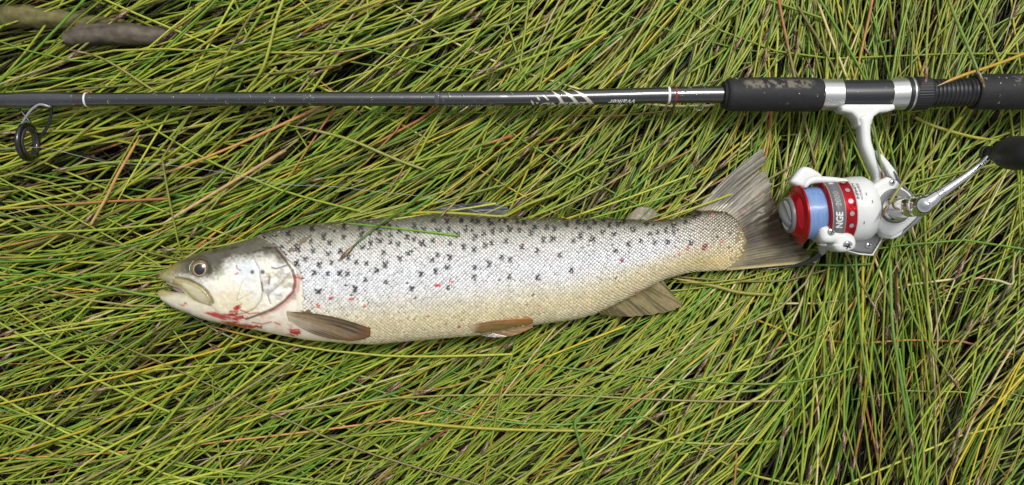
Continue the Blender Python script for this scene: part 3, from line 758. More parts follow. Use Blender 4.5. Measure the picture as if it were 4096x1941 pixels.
def trout():
    t = thing('trout', 'dead silver brown trout with dark X spots and blood on its jaw', 'fish')
    NS, NT, NB = 800, 190, 30
    xs = np.concatenate([636 + (np.linspace(0, 1, 30) ** 2) * 34, np.linspace(673, 2950, NS - 60), 2950 + 35 * np.sin(np.linspace(0.03, 1, 30) * np.pi / 2)])
    k3 = np.ones(9) / 9
    sm = lambda a: np.convolve(np.pad(a, 4, 'edge'), k3, 'valid')
    top, bot, zf, b = sm(f_top(xs)), sm(f_bot(xs)), sm(f_zf(xs)), sm(f_b(xs))
    k = (H - zf) / H / S
    X = (xs - CX) * k; yc = (CY - (top + bot) / 2) * k; a = (bot - top) / 2 * k
    thT = np.linspace(0, np.pi, NT); thB = np.linspace(np.pi, 2 * np.pi, NB + 2)[1:-1]
    th = np.concatenate([thT, thB])
    e = 2 / 2.2
    cy = np.sign(np.cos(th)) * np.abs(np.cos(th)) ** e; sz = np.sign(np.sin(th)) * np.abs(np.sin(th)) ** e
    V = np.stack([np.repeat(X[:, None], len(th), 1), yc[:, None] + a[:, None] * cy, zf[:, None] + b[:, None] * sz], -1)
    qx, qy = to_px(V); up = sz > 0
    m = (qx < 1260) & up[None]
    V[..., 2][m] += (head_relief(qx[m], qy[m]) * np.clip(sz[None].repeat(len(xs), 0)[m] * 2.2, 0, 1))
    # soft flank dents
    V[..., 2] += np.where(up[None], 0.0005 * (fbm(qx / 120, qy / 120, 40) - .5), 0)
    rel = np.clip((qy - f_top(qx)) / np.maximum(f_bot(qx) - f_top(qx), 1), 0, 1)
    col = body_colour(qx, qy, rel)
    body = mesh_obj('body', V.reshape(-1, 3), grid_faces(len(xs), len(th), True), M_SKIN, t, col.reshape(-1, 3))
    # lower jaw: a second shell grown into the same mesh
    jx = np.concatenate([632 + (np.linspace(0, 1, 16) ** 2) * 26, np.linspace(661, 1010, 90)])
    jt = np.interp(jx, [632, 640, 652, 681, 701, 743, 800, 900, 1010], [1170, 1163, 1157, 1164, 1168, 1170, 1180, 1205, 1250])
    jb = np.interp(jx, [632, 635, 657, 694, 731, 767, 789, 848, 915, 983, 1010], [1176, 1184, 1207, 1229, 1245, 1257, 1268, 1286, 1299, 1303, 1300])
    jz = np.interp(jx, [632, 900, 1010], [.0115, .0135, .0145]); jbb = np.interp(jx, [632, 640, 680, 760, 850, 1010], [.001, .0035, .0065, .0095, .0105, .0105])
    kk = (H - jz) / H / S; nj = 64; tj = np.linspace(0, 2 * np.pi, nj, endpoint=False)
    cj = np.sign(np.cos(tj)) * np.abs(np.cos(tj)) ** e; sj = np.sign(np.sin(tj)) * np.abs(np.sin(tj)) ** e
    VJ = np.stack([np.repeat(((jx - CX) * kk)[:, None], nj, 1), ((CY - (jt + jb) / 2) * kk)[:, None] + ((jb - jt) / 2 * kk)[:, None] * cj, jz[:, None] + jbb[:, None] * sj], -1)
    jqx, jqy = to_px(VJ)
    VJ[..., 2] += 0.0006 * (fbm(jqx / 14, jqy / 14, 51) - .5) * (sj > 0)
    n2 = fbm(jqx / 9, jqy / 9, 7)[..., None]
    jc = lin((208, 202, 178)) * (0.85 + .3 * n2)
    wt = (sstep(720, 650, jqx) * sstep(1196, 1178, jqy))[..., None] * .85; jc = jc * (1 - wt) + lin((160, 142, 76)) * (0.8 + .4 * n2) * wt
    wl_ = sstep(1215, 1260, jqy)[..., None] * .35; jc = jc * (1 - wl_) + lin((196, 188, 170)) * wl_
    for poly in BLOOD:
        s_ = poly_sd(jqx + (n2[..., 0] - .5) * 16, jqy + (n2[..., 0] - .5) * 8, poly); k2 = sstep(-2, 3, s_)[..., None] * .93
        jc = jc * (1 - k2) + lin((168, 10, 14)) * (0.7 + .6 * n2) * k2
    jaw = mesh_obj('lower_jaw_shell', VJ.reshape(-1, 3), grid_faces(len(jx), nj, True), M_SKIN, None, jc.reshape(-1, 3) * .86)
    bm = bmesh.new(); bm.from_mesh(body.data); bm.from_mesh(jaw.data); bm.to_mesh(body.data); bm.free()
    bpy.data.objects.remove(jaw)
    # mouth lining
    pm = [P(742, 1162, .010), P(726, 1160, .009), P(708, 1156, .0075), P(694, 1151, .006)]
    tube('mouth_lining', catmull(pm, 12), np.linspace(.0026, .0012, 12), mat_new('mouth_flesh', color=(0.50, 0.33, 0.29), rough=0.3, coat=0.5), t, 10)
    pm = [P(748, 1150, .015), P(720, 1142, .0135), P(690, 1134, .0125), P(668, 1126, .0125)]
    tube('palate', catmull(pm, 12), np.linspace(.003, .0014, 12), mat_new('palate_flesh', color=(0.46, 0.41, 0.36), rough=0.3, coat=0.5), t, 10)

    # ---- scales
    r = np.random.default_rng(9)
    zfun = lambda x: (f_zf(x), f_b(x))
    pts = []; col_i = 0
    X0, X1, DX = 1036, 2972, 7.7
    th_f = np.linspace(0.02, np.pi - 0.02, 400)
    cf = np.sign(np.cos(th_f)) * np.abs(np.cos(th_f)) ** e; sf = np.abs(np.sin(th_f)) ** e
    tp, bt = sm(f_top(xs)), sm(f_bot(xs))
    out = []
    for i, x in enumerate(np.arange(X0, X1, DX)):
        tpx, btx = np.interp(x, xs, tp), np.interp(x, xs, bt); z0, b0 = np.interp(x, xs, zf), np.interp(x, xs, b)
        kx = (H - z0) / H / S
        yy = (CY - (tpx + btx) / 2) * kx + (btx - tpx) / 2 * kx * cf; zz = z0 + b0 * sf
        arc = np.concatenate([[0], np.cumsum(np.hypot(np.diff(yy), np.diff(zz)))])
        # rows are counted from the lateral line
        lat = np.interp(0.46 * np.pi, th_f, arc)
        sp = 0.00268 * np.interp(x, [1040, 1300, 2300, 2900], [.86, 1.0, 1.0, .84])
        jj = np.arange(-60, 61) + (0.5 if i % 2 else 0.0)
        s = lat + jj * sp + r.normal(0, 0.00008, len(jj)); s = s[(s > 0.0006) & (s < arc[-1] - 0.0008)]
        y = np.interp(s, arc, yy); z = np.interp(s, arc, zz)
        dy = np.gradient(yy, arc); dz = np.gradient(zz, arc)
        ty = np.interp(s, arc, dy); tz = np.interp(s, arc, dz)
        out.append(np.stack([np.full(len(s), (x - CX) * kx), y, z, ty, tz, np.full(len(s), sp)], 1))
    A = np.vstack(out)
    A[:, 0] += r.normal(0, 0.00017, len(A)); A[:, 1] += r.normal(0, 0.00008, len(A)); A[:, 5] *= r.normal(1, .09, len(A))
    qx, qy = to_px(A[:, :3])
    ed = np.array(SCALE_EDGE)
    inside = in_poly(qx, qy, list(map(tuple, ed)) + [(3100, 1400), (3100, 800), (1040, 800)])
    relA = np.clip((qy - f_top(qx)) / np.maximum(f_bot(qx) - f_top(qx), 1), 0, 1)
    # bare patches where scales have rubbed off
    bare = np.zeros(len(A), bool)
    for pl in BARE:
        bare |= in_poly(qx, qy, pl)
    keep = inside & ~bare & (r.random(len(A)) > 0.006 + .5 * sstep(2905, 2975, qx))
    A, qx, qy, relA = A[keep], qx[keep], qy[keep], relA[keep]
    n = len(A)
    T = np.stack([np.ones(n), np.zeros(n), np.zeros(n)], 1); W = np.stack([np.zeros(n), A[:, 3], A[:, 4]], 1)
    N = np.cross(T, W); N *= np.sign(N[:, 2:3] + 1e-9)
    ml = 8; ang = np.linspace(0, 2 * np.pi, ml, endpoint=False)
    rx = np.where(np.cos(ang) > 0, 0.58, 0.60); ou, ow = np.cos(ang) * rx * .93, np.sin(ang) * 0.48
    size = A[:, 5]
    def ring(f, lift, shift=0.0):
        u = ou * f + shift; w = ow * f
        h = lift + 0.115 * (u + 0.1)           # tilted: the rear edge stands off
        return (A[:, None, :3] + size[:, None, None] * (u[None, :, None] * T[:, None] + w[None, :, None] * W[:, None]) + (size[:, None] * h[None])[..., None] * N[:, None])
    base = 0.00022 / 0.0022
    R0 = ring(1.0, np.full(ml, base - 0.02)); R1 = ring(0.72, np.full(ml, base + 0.045), 0.02)
    C = A[:, None, :3] + (size * (base + 0.075))[:, None, None] * N[:, None] + (size * 0.03)[:, None, None] * T[:, None]
    V = np.concatenate([R0, R1, C], 1)                                  # n,17,3
    vq, wq = to_px(V)
    cc = interp_rgb(relA, [(0, (84, 82, 64)), (.06, (122, 120, 102)), (.15, (182, 180, 164)), (.28, (222, 221, 216)), (.45, (238, 240, 243)), (.60, (238, 239, 240)), (.74, (238, 234, 220)), (.86, (236, 226, 194)), (.93, (238, 230, 208)), (1, (238, 230, 212))])
    ee = interp_rgb(relA, [(0, (12, 11, 8)), (.06, (18, 17, 12)), (.15, (32, 30, 25)), (.30, (74, 71, 67)), (.55, (108, 104, 100)), (.68, (128, 120, 100)), (.85, (172, 160, 120)), (1, (214, 202, 170))])
    # warm flank towards the tail and low down
    warm = np.clip(sstep(.58, .92, relA + 0.00016 * (qx - 1700) + 0.10 * (fbm(qx / 90, qy / 60, 61) - .5)), 0, 1)[:, None]
    cc = cc * (1 - warm * .62) + lin((240, 224, 170)) * warm * .62; ee = ee * (1 - warm * .4) + lin((160, 140, 90)) * warm * .4
    tl = sstep(2580, 2900, qx)[:, None]; tcol = interp_rgb(relA, [(0, (84, 74, 50)), (.2, (132, 118, 84)), (.45, (178, 162, 124)), (.65, (206, 188, 138)), (.85, (220, 196, 124)), (1, (226, 210, 156))])
    cc = cc * (1 - tl * .8) + tcol * tl * .8; ee = ee * (1 - tl * .8) + tcol * .38 * tl * .8
    jit = (0.82 + 0.3 * r.random((n, 1))); cc = cc * jit
    blush = (r.random(n) < .05)[:, None] * .35; cc = cc * (1 - blush) + lin((214, 178, 156)) * blush
    col = np.zeros((n, 17, 3)); col[:, :8] = ee[:, None]; col[:, 8:16] = (cc * .93 + ee * .07)[:, None]; col[:, 16] = cc
    # X spots: dark pigment that shows at the scale margins and fades on the scale middles
    for q in range(len(SPX)):
        nr_ = np.nonzero((np.abs(qx - SPX[q]) < 22) & (np.abs(qy - SPY[q]) < 22))[0]
        if len(nr_):
            b_ = np.argmin(np.hypot(vq[nr_, 0] - SPX[q], wq[nr_, 0] - SPY[q])); SPX[q], SPY[q] = vq[nr_, 0][b_] + 1.0, wq[nr_, 0][b_]
    for sx, sy, sr in zip(SPX, SPY, SPR):
        near = np.nonzero((np.abs(qx - sx) < 34) & (np.abs(qy - sy) < 30))[0]
        if not len(near): continue
        ddx, ddy = vq[near] - sx, wq[near] - sy
        d = np.hypot(ddx, ddy); big = sr / 12.5 * (.70 + .22 * abs(math.sin(sx * 12.9 + sy * 7.3)))
        a_ = 0.87 + 0.25 * math.sin(sx * 3.1 + sy); b_ = -0.87 + 0.25 * math.sin(sx * 1.7 - sy)
        arm = np.maximum(sstep(6.5, 3.0, np.abs(ddx * math.sin(a_) - ddy * math.cos(a_))), sstep(6.5, 3.0, np.abs(ddx * math.sin(b_) - ddy * math.cos(b_))))
        asym = 1 + .35 * np.sin(np.arctan2(ddy, ddx) + sx * 5.7)
        k2 = np.maximum(sstep(10 * big, 5.5 * big, d), arm * sstep(17.5 * big * asym, 11.5 * big * asym, d)) * (.92 + .08 * abs(math.sin(sy * 9.1)))
        k2 = k2[..., None] * .96
        col[near] = col[near] * (1 - k2) + lin((16, 15, 18)) * k2
    for poly, rc in REDS:
        nx, ny = np.mean(poly, 0); near = np.nonzero((np.abs(qx - nx) < 40) & (np.abs(qy - ny) < 40))[0]
        if not len(near): continue
        k2 = sstep(-4, 1, poly_sd(vq[near], wq[near], poly))[..., None] * .95
        col[near] = col[near] * (1 - k2) + lin(rc) * k2
    idx = np.arange(8); nx_ = (idx + 1) % 8
    f = np.concatenate([np.stack([idx, nx_, 8 + idx], 1), np.stack([nx_, 8 + nx_, 8 + idx], 1), np.stack([8 + idx, 8 + nx_, np.full(8, 16)], 1)])
    F = (np.arange(n)[:, None, None] * 17 + f[None]).reshape(-1, 3)
    mesh_obj('scales', V.reshape(-1, 3), F, M_SCALE, t, col.reshape(-1, 3) * .86, kind='stuff')

    # ---- eye
    ex, ey = eye_xy(); ze = float(fish_surface(np.array([ex]), np.array([ey]))[0])
    C0 = P(ex, ey, ze - .0006); R = 39 / S * (H - ze) / H
    nr, m = 22, 40; rr_ = np.linspace(0, 1, nr); tt = np.linspace(0, 2 * np.pi, m, endpoint=False)
    Vv = np.stack([C0[0] + R * rr_[:, None] * np.cos(tt), C0[1] + R * rr_[:, None] * np.sin(tt), C0[2] + 0.0030 * np.sqrt(np.maximum(0, 1.0 - rr_[:, None] ** 2 * .96)) * np.ones(m) - .001], -1)
    g = fbm(np.cos(tt)[None] * 3 + rr_[:, None] * 2 + 9, np.sin(tt)[None] * 3 + 9, 71)[..., None]
    ci = (lin((160, 128, 80)) * (1 - g) + lin((78, 58, 38)) * g)
    rg = .85 * np.exp(-((rr_ - .60) / .035) ** 2)[:, None, None]; ci = ci * (1 - rg) + lin((232, 214, 164)) * rg
    od = sstep(.86, 1.0, rr_)[:, None, None]; ci = ci * (1 - od) + lin((80, 72, 50)) * od
    eye = mesh_obj('eye', Vv.reshape(-1, 3), grid_faces(nr, m, True), M_EYE, t, ci.reshape(-1, 3) * .86)
    rp = np.linspace(0, 1, 10); Cp = C0 + np.array([0, 0, 0])
    Vp = np.stack([Cp[0] + R * .55 * rp[:, None] * np.cos(tt), Cp[1] + R * .55 * rp[:, None] * np.sin(tt) * 1.02, C0[2] + 0.0030 * np.sqrt(1.0 - (rp[:, None] * .55) ** 2 * .96) * np.ones(m) - .001 + .00018 * np.sqrt(np.maximum(0, 1 - rp[:, None] ** 2))], -1)
    mesh_obj('pupil', Vp.reshape(-1, 3), grid_faces(10, m, True), M_PUPIL, eye)

    # ---- fins
    def fin(name, root, tip, zfun, cfun, nu=90, nv=36, rays=22, ragged=0.03, ridge=0.00022, seed=1, bulge=None):
        R_ = resample(catmull(np.array(root, float), 60), nu); T_ = resample(catmull(np.array(tip, float), 80), nu)
        u = np.linspace(0, 1, nu)[:, None]; v = np.linspace(0, 1, nv)[None]
        rag = 1 - ragged * (vnoise(u * rays * 1.3, 0 * u + seed, seed) + .5 * vnoise(u * rays * 4, 0 * u + seed, seed + 1))
        vv = v * rag
        x = R_[:, None, 0] * (1 - vv) + T_[:, None, 0] * vv; y = R_[:, None, 1] * (1 - vv) + T_[:, None, 1] * vv
        if bulge is not None:
            bx, by = bulge(u, vv); x = x + bx; y = y + by
        ph = u * rays + 0.35 * vnoise(u * 6, vv * 2, seed + 3)
        rid = np.abs(np.sin(np.pi * ph)) ** .7
        z = zfun(u, vv, x, y) + ridge * rid * (1 - .6 * vv) + 0.0006 * (fbm(u * 5, vv * 2, seed + 9) - .5)
        V = np.stack([(x - CX) * (H - z) / H / S, (CY - y) * (H - z) / H / S, z], -1)
        c = cfun(u, vv, x, y, rid, fbm(u * rays * 2.6, vv * 1.3, seed + 4))
        o = mesh_obj(name, V.reshape(-1, 3), grid_faces(nu, nv), M_FIN, t, np.clip(c, 0, 1).reshape(-1, 3) * .86)
        md = o.modifiers.new('thickness', 'SOLIDIFY'); md.thickness = 0.0006; md.offset = -1
        return o
    mixc = lambda c, c2, w: c * (1 - w[..., None]) + lin(c2) * w[..., None]
    def c_tail(u, v, x, y, rid, n):
        c = lin((158, 154, 136)) * np.ones(x.shape + (1,))
        c = mixc(c, (74, 66, 50), sstep(.36, .54, u) * sstep(.92, .70, u) * .88 * np.ones_like(v))
        c = mixc(c, (120, 110, 74), sstep(.68, .90, u) * np.ones_like(v))
        c = mixc(c, (64, 56, 44), sstep(.44, .70, n) * .75 * sstep(.05, .3, v))
        c = mixc(c, (52, 46, 36), sstep(.5, .7, fbm(u * 60, v * 2.2, 97)) * .55)
        c = mixc(c, (186, 182, 168), sstep(.58, .70, fbm(u * 46, v * 3.2, 91)) * sstep(.2, .35, u) * sstep(.66, .5, u) * sstep(.25, .5, v) * .7)  # pale streaks: wet reflections painted into the fin's middle
        c = mixc(c, (204, 186, 128), sstep(.965, .99, u) * np.ones_like(v))
        c = mixc(c, (156, 142, 104), sstep(.32, .04, v + .12 * n) * .85 + 0 * u)
        c = mixc(c, (150, 26, 28), (sstep(.76, .80, fbm(u * 30, v * 12, 95)) * sstep(.3, .4, u) * sstep(.6, .5, u)) * .8)
        return c
    fin('caudal_fin', [(2782, 842), (2840, 850), (2895, 868), (2930, 905), (2945, 960), (2940, 1020), (2920, 1060), (2905, 1083)],
        [(3084, 568), (3085, 600), (3078, 640), (3046, 672), (3088, 668), (3094, 700), (3100, 736), (3108, 776), (3124, 840), (3150, 900), (3196, 955), (3250, 1005), (3288, 1048)],
        lambda u, v, x, y: .0078 - .0045 * v + .004 * np.exp(-((u) / .25) ** 2) * v, c_tail, nu=170, nv=60, rays=34, ragged=0.10, seed=2, ridge=.00012,
        bulge=lambda u, v: (-14 * np.sin(np.pi * v) * sstep(.25, 0, u), -8 * np.sin(np.pi * v) * sstep(.25, 0, u)))
    def c_dorsal(u, v, x, y, rid, n):
        st = fbm(x / 70, (y + .12 * x) / 5, 44); c = lin((96, 100, 96)) * np.ones(x.shape + (1,)); c = mixc(c, (34, 34, 32), sstep(.42, .62, st) * .9); return mixc(c, (158, 164, 160), sstep(.60, .72, fbm(x / 60 + 7, (y + .12 * x) / 6, 47)) * .7)
    fin('dorsal_fin', [(1712, 868), (1800, 872), (1900, 876), (2020, 880)], [(1736, 832), (1826, 813), (1900, 806), (1962, 801), (2000, 812), (2034, 822), (2040, 850)],
        lambda u, v, x, y: .0125 - .009 * v, c_dorsal, rays=16, ragged=.10, seed=5)
    fin('adipose_fin', [(2496, 884), (2550, 888), (2600, 890), (2622, 890)], [(2506, 868), (2538, 838), (2562, 826), (2606, 830), (2628, 852), (2626, 872)],
        lambda u, v, x, y: .0125 - .004 * v, lambda u, v, x, y, rid, n: mixc(lin((142, 132, 110)) * np.ones(x.shape + (1,)), (92, 86, 64), sstep(.45, .7, n) * .6), nu=50, nv=18, rays=5, ragged=.03, ridge=.0001, seed=6)
    def c_anal(u, v, x, y, rid, n):
        c = lin((150, 136, 96)) * np.ones(x.shape + (1,)); c = mixc(c, (84, 74, 44), sstep(.45, .72, n) * .85); c = mixc(c, (104, 88, 40), sstep(.35, 0, v) * sstep(.1, .3, u) * .7); return mixc(c, (198, 182, 118), sstep(.93, .99, v) * .6 + 0 * u)
    fin('anal_fin', nu=150, root=[(2655, 1100), (2600, 1130), (2540, 1165), (2480, 1195), (2430, 1230), (2398, 1254)], tip=[(2660, 1148), (2682, 1164), (2702, 1190), (2720, 1206), (2738, 1230), (2690, 1246), (2618, 1261), (2513, 1269), (2412, 1262)],
        zfun=lambda u, v, x, y: .0125 - .008 * v, cfun=c_anal, rays=20, ragged=.05, seed=8)
    def skinz(d): return lambda u, v, x, y: np.maximum(fish_surface(x, y), f_zf(x) + .002) + d + .0008 * v
    def c_pelv(u, v, x, y, rid, n):
        c = lin((150, 118, 68)) * np.ones(x.shape + (1,)); c = mixc(c, (86, 66, 38), sstep(.5, .75, n) * .8); c = mixc(c, (186, 122, 60), sstep(.16, .02, u) * sstep(.3, .7, v)); c = mixc(c, (164, 108, 56), sstep(.90, .98, v) * sstep(.75, .4, u) * .8)
        c = mixc(c, (112, 106, 94), sstep(.55, .85, u) * .9 * np.ones_like(v)); return mixc(c, (206, 190, 150), sstep(.22, .0, v) * .85 + 0 * u)
    fin('pelvic_fin', [(1872, 1302), (1878, 1312), (1884, 1322), (1892, 1330)], [(2126, 1272), (2140, 1284), (2140, 1308), (2096, 1330), (2042, 1346), (1988, 1350), (1940, 1346)],
        skinz(.0010), c_pelv, nu=60, nv=50, rays=11, ragged=.03, seed=11, bulge=lambda u, v: (0, -6 * np.sin(np.pi * v) * (1 - u)))
    def c_pect(u, v, x, y, rid, n):
        c = lin((146, 124, 92)) * np.ones(x.shape + (1,)); c = mixc(c, (52, 42, 32), sstep(.40, .66, n) * .9 * sstep(.1, .5, v)); c = mixc(c, (78, 62, 36), sstep(.2, .02, u) * .8 * np.ones_like(v))
        c = mixc(c, (134, 84, 40), sstep(.80, .98, v) * .7 + 0 * u); c = mixc(c, (178, 166, 142), sstep(.30, .55, u) * sstep(.70, .25, v) * .75); c = mixc(c, (140, 88, 44), sstep(.90, .98, u) * sstep(.4, .7, v))
        return mixc(c, (190, 172, 140), sstep(.12, .0, v) * .8 + 0 * u)
    fin('pectoral_fin', [(1146, 1246), (1147, 1256), (1150, 1268), (1154, 1280)], [(1480, 1313), (1488, 1320), (1484, 1342), (1458, 1360), (1420, 1366), (1390, 1365), (1322, 1356)],
        skinz(.0015), c_pect, nu=60, nv=60, rays=12, ragged=.02, seed=14, bulge=lambda u, v: (0, -16 * np.sin(np.pi * v) * (1 - u) + 10 * np.sin(np.pi * v) * u))
trout()

# ------------------------------------------------------------------ fishing rod
RODC = np.array([(-400, 404, .0135), (0, 402, .0140), (800, 396.5, .0150), (2000, 394.5, .0185), (2700, 381, .0225), (3100, 378, .0250), (3500, 380, .0265), (3900, 369, .0275), (4400, 365, .0285)])
_rc = catmull(RODC, 300)
def rod_c(px): return np.interp(px, _rc[:, 0], _rc[:, 1]), np.interp(px, _rc[:, 0], _rc[:, 2])
def rod_pt(px, r=0.0):
    """axis point whose upper side shows at photo column px (r: radius there)"""
    cy, cz = rod_c(px)
    return np.stack([(px - CX) * (H - cz - r) / H / S, (CY - cy) * (H - cz) / H / S, cz + 0 * px], -1)
def rod_r(px, rpx): 
    _, cz = rod_c(px); return rpx / S * (H - cz) / H
def rod_part(name, prof, mat, parent, m=64, colf=None, rfun=None, n=None, smooth=True, label=None):
    prof = np.array(prof, float)
    if n:
        x = np.linspace(prof[0, 0], prof[-1, 0], n); prof = np.stack([x, np.interp(x, prof[:, 0], prof[:, 1])], 1)
    r = rod_r(prof[:, 0], prof[:, 1]); c = rod_pt(prof[:, 0], r)
    th = np.linspace(0, 2 * np.pi, m, endpoint=False)
    R = r[:, None] * np.ones(m)
    if rfun is not None: R = rfun(prof[:, 0][:, None], th[None], R)
    V = c[:, None] + np.stack([0 * R, R * np.cos(th), R * np.sin(th)], -1)
    col = colf(prof[:, 0][:, None] + 0 * th, th[None] + 0 * prof[:, 0][:, None]).reshape(-1, 3) if colf else None
    return mesh_obj(name, V.reshape(-1, 3), grid_faces(len(prof), m, True), mat, parent, col, smooth=smooth, label=label)

def on_rod(x, y, lift=0.00012, rpx=None):
    """photo pixel on the rod's upper side -> point just above its surface"""
    x = np.asarray(x, float); y = np.asarray(y, float)
    rp = rpx if rpx is not None else blank_r(x)
    cy, cz = rod_c(x); r = rod_r(x, rp)
    s = np.clip((cy - y) / rp, -.995, .995); z = cz + (r + lift) * np.sqrt(1 - s * s)
    return np.stack([(x - CX) * (H - z) / H / S, (CY - cy) * (H - cz) / H / S + (r + lift) * s, z], -1)
BLR = np.array([(-400, 28.5), (0, 30), (100, 31), (210, 31), (300, 28.5), (333, 28), (420, 27.3), (800, 27.5), (1400, 28.5), (1745, 29), (1760, 31), (2000, 31), (2030, 30), (2680, 32.5), (2700, 34), (2730, 33.5), (2800, 34), (2895, 34.5), (2915, 34.5)])
def blank_r(x): return np.interp(x, BLR[:, 0], BLR[:, 1])

def text_mesh(body, size=1.0, bold=0.0, shear=0.0, space=1.0):
    cu = bpy.data.curves.new('lettering', 'FONT'); cu.body = body; cu.size = size; cu.offset = bold; cu.shear = shear; cu.space_character = space
    cu.align_x = 'LEFT'; cu.resolution_u = 3
    o = bpy.data.objects.new('lettering', cu); COL.objects.link(o)
    dg = bpy.context.evaluated_depsgraph_get()
    me = bpy.data.meshes.new_from_object(o.evaluated_get(dg))
    bpy.data.objects.remove(o)
    bm = bmesh.new(); bm.from_mesh(me); bpy.data.meshes.remove(me)
    bmesh.ops.triangulate(bm, faces=bm.faces[:])
    xs = [v.co.x for v in bm.verts]; ys = [v.co.y for v in bm.verts]
    x0, x1, y0, y1 = min(xs), max(xs), min(ys), max(ys)
    for k in range(1, 40):
        geo = bm.verts[:] + bm.edges[:] + bm.faces[:]
        bmesh.ops.bisect_plane(bm, geom=geo, plane_co=(x0 + (x1 - x0) * k / 40, 0, 0), plane_no=(1, 0, 0))
    for k in range(1, 8):
        geo = bm.verts[:] + bm.edges[:] + bm.faces[:]
        bmesh.ops.bisect_plane(bm, geom=geo, plane_co=(0, y0 + (y1 - y0) * k / 8, 0), plane_no=(0, 1, 0))
    bm.verts.ensure_lookup_table()
    V = np.array([(( v.co.x - x0) / (x1 - x0), (v.co.y - y0) / (y1 - y0)) for v in bm.verts])
    F = [[v.index for v in f.verts] for f in bm.faces]
    asp = (x1 - x0) / (y1 - y0)
    bm.free()
    return V, F, asp

def rod_text(name, body, xr, xl, ya, yb, mat, parent, **kw):
    """upside-down lettering on the rod: starts at column xr, ends at xl; baseline at angle for ya, cap line at angle yb (radians from the top)"""
    V, F, _ = text_mesh(body, **kw)
    x = xr + (xl - xr) * V[:, 0]; ang = ya + (yb - ya) * V[:, 1]
    cy, cz = rod_c(x); r = rod_r(x, blank_r(x)) + .00012
    W = np.stack([(x - CX) * (H - cz - r) / H / S, (CY - cy) * (H - cz) / H / S - r * np.sin(ang), cz + r * np.cos(ang)], -1)
    return mesh_obj(name, W, F, mat, parent, smooth=False)

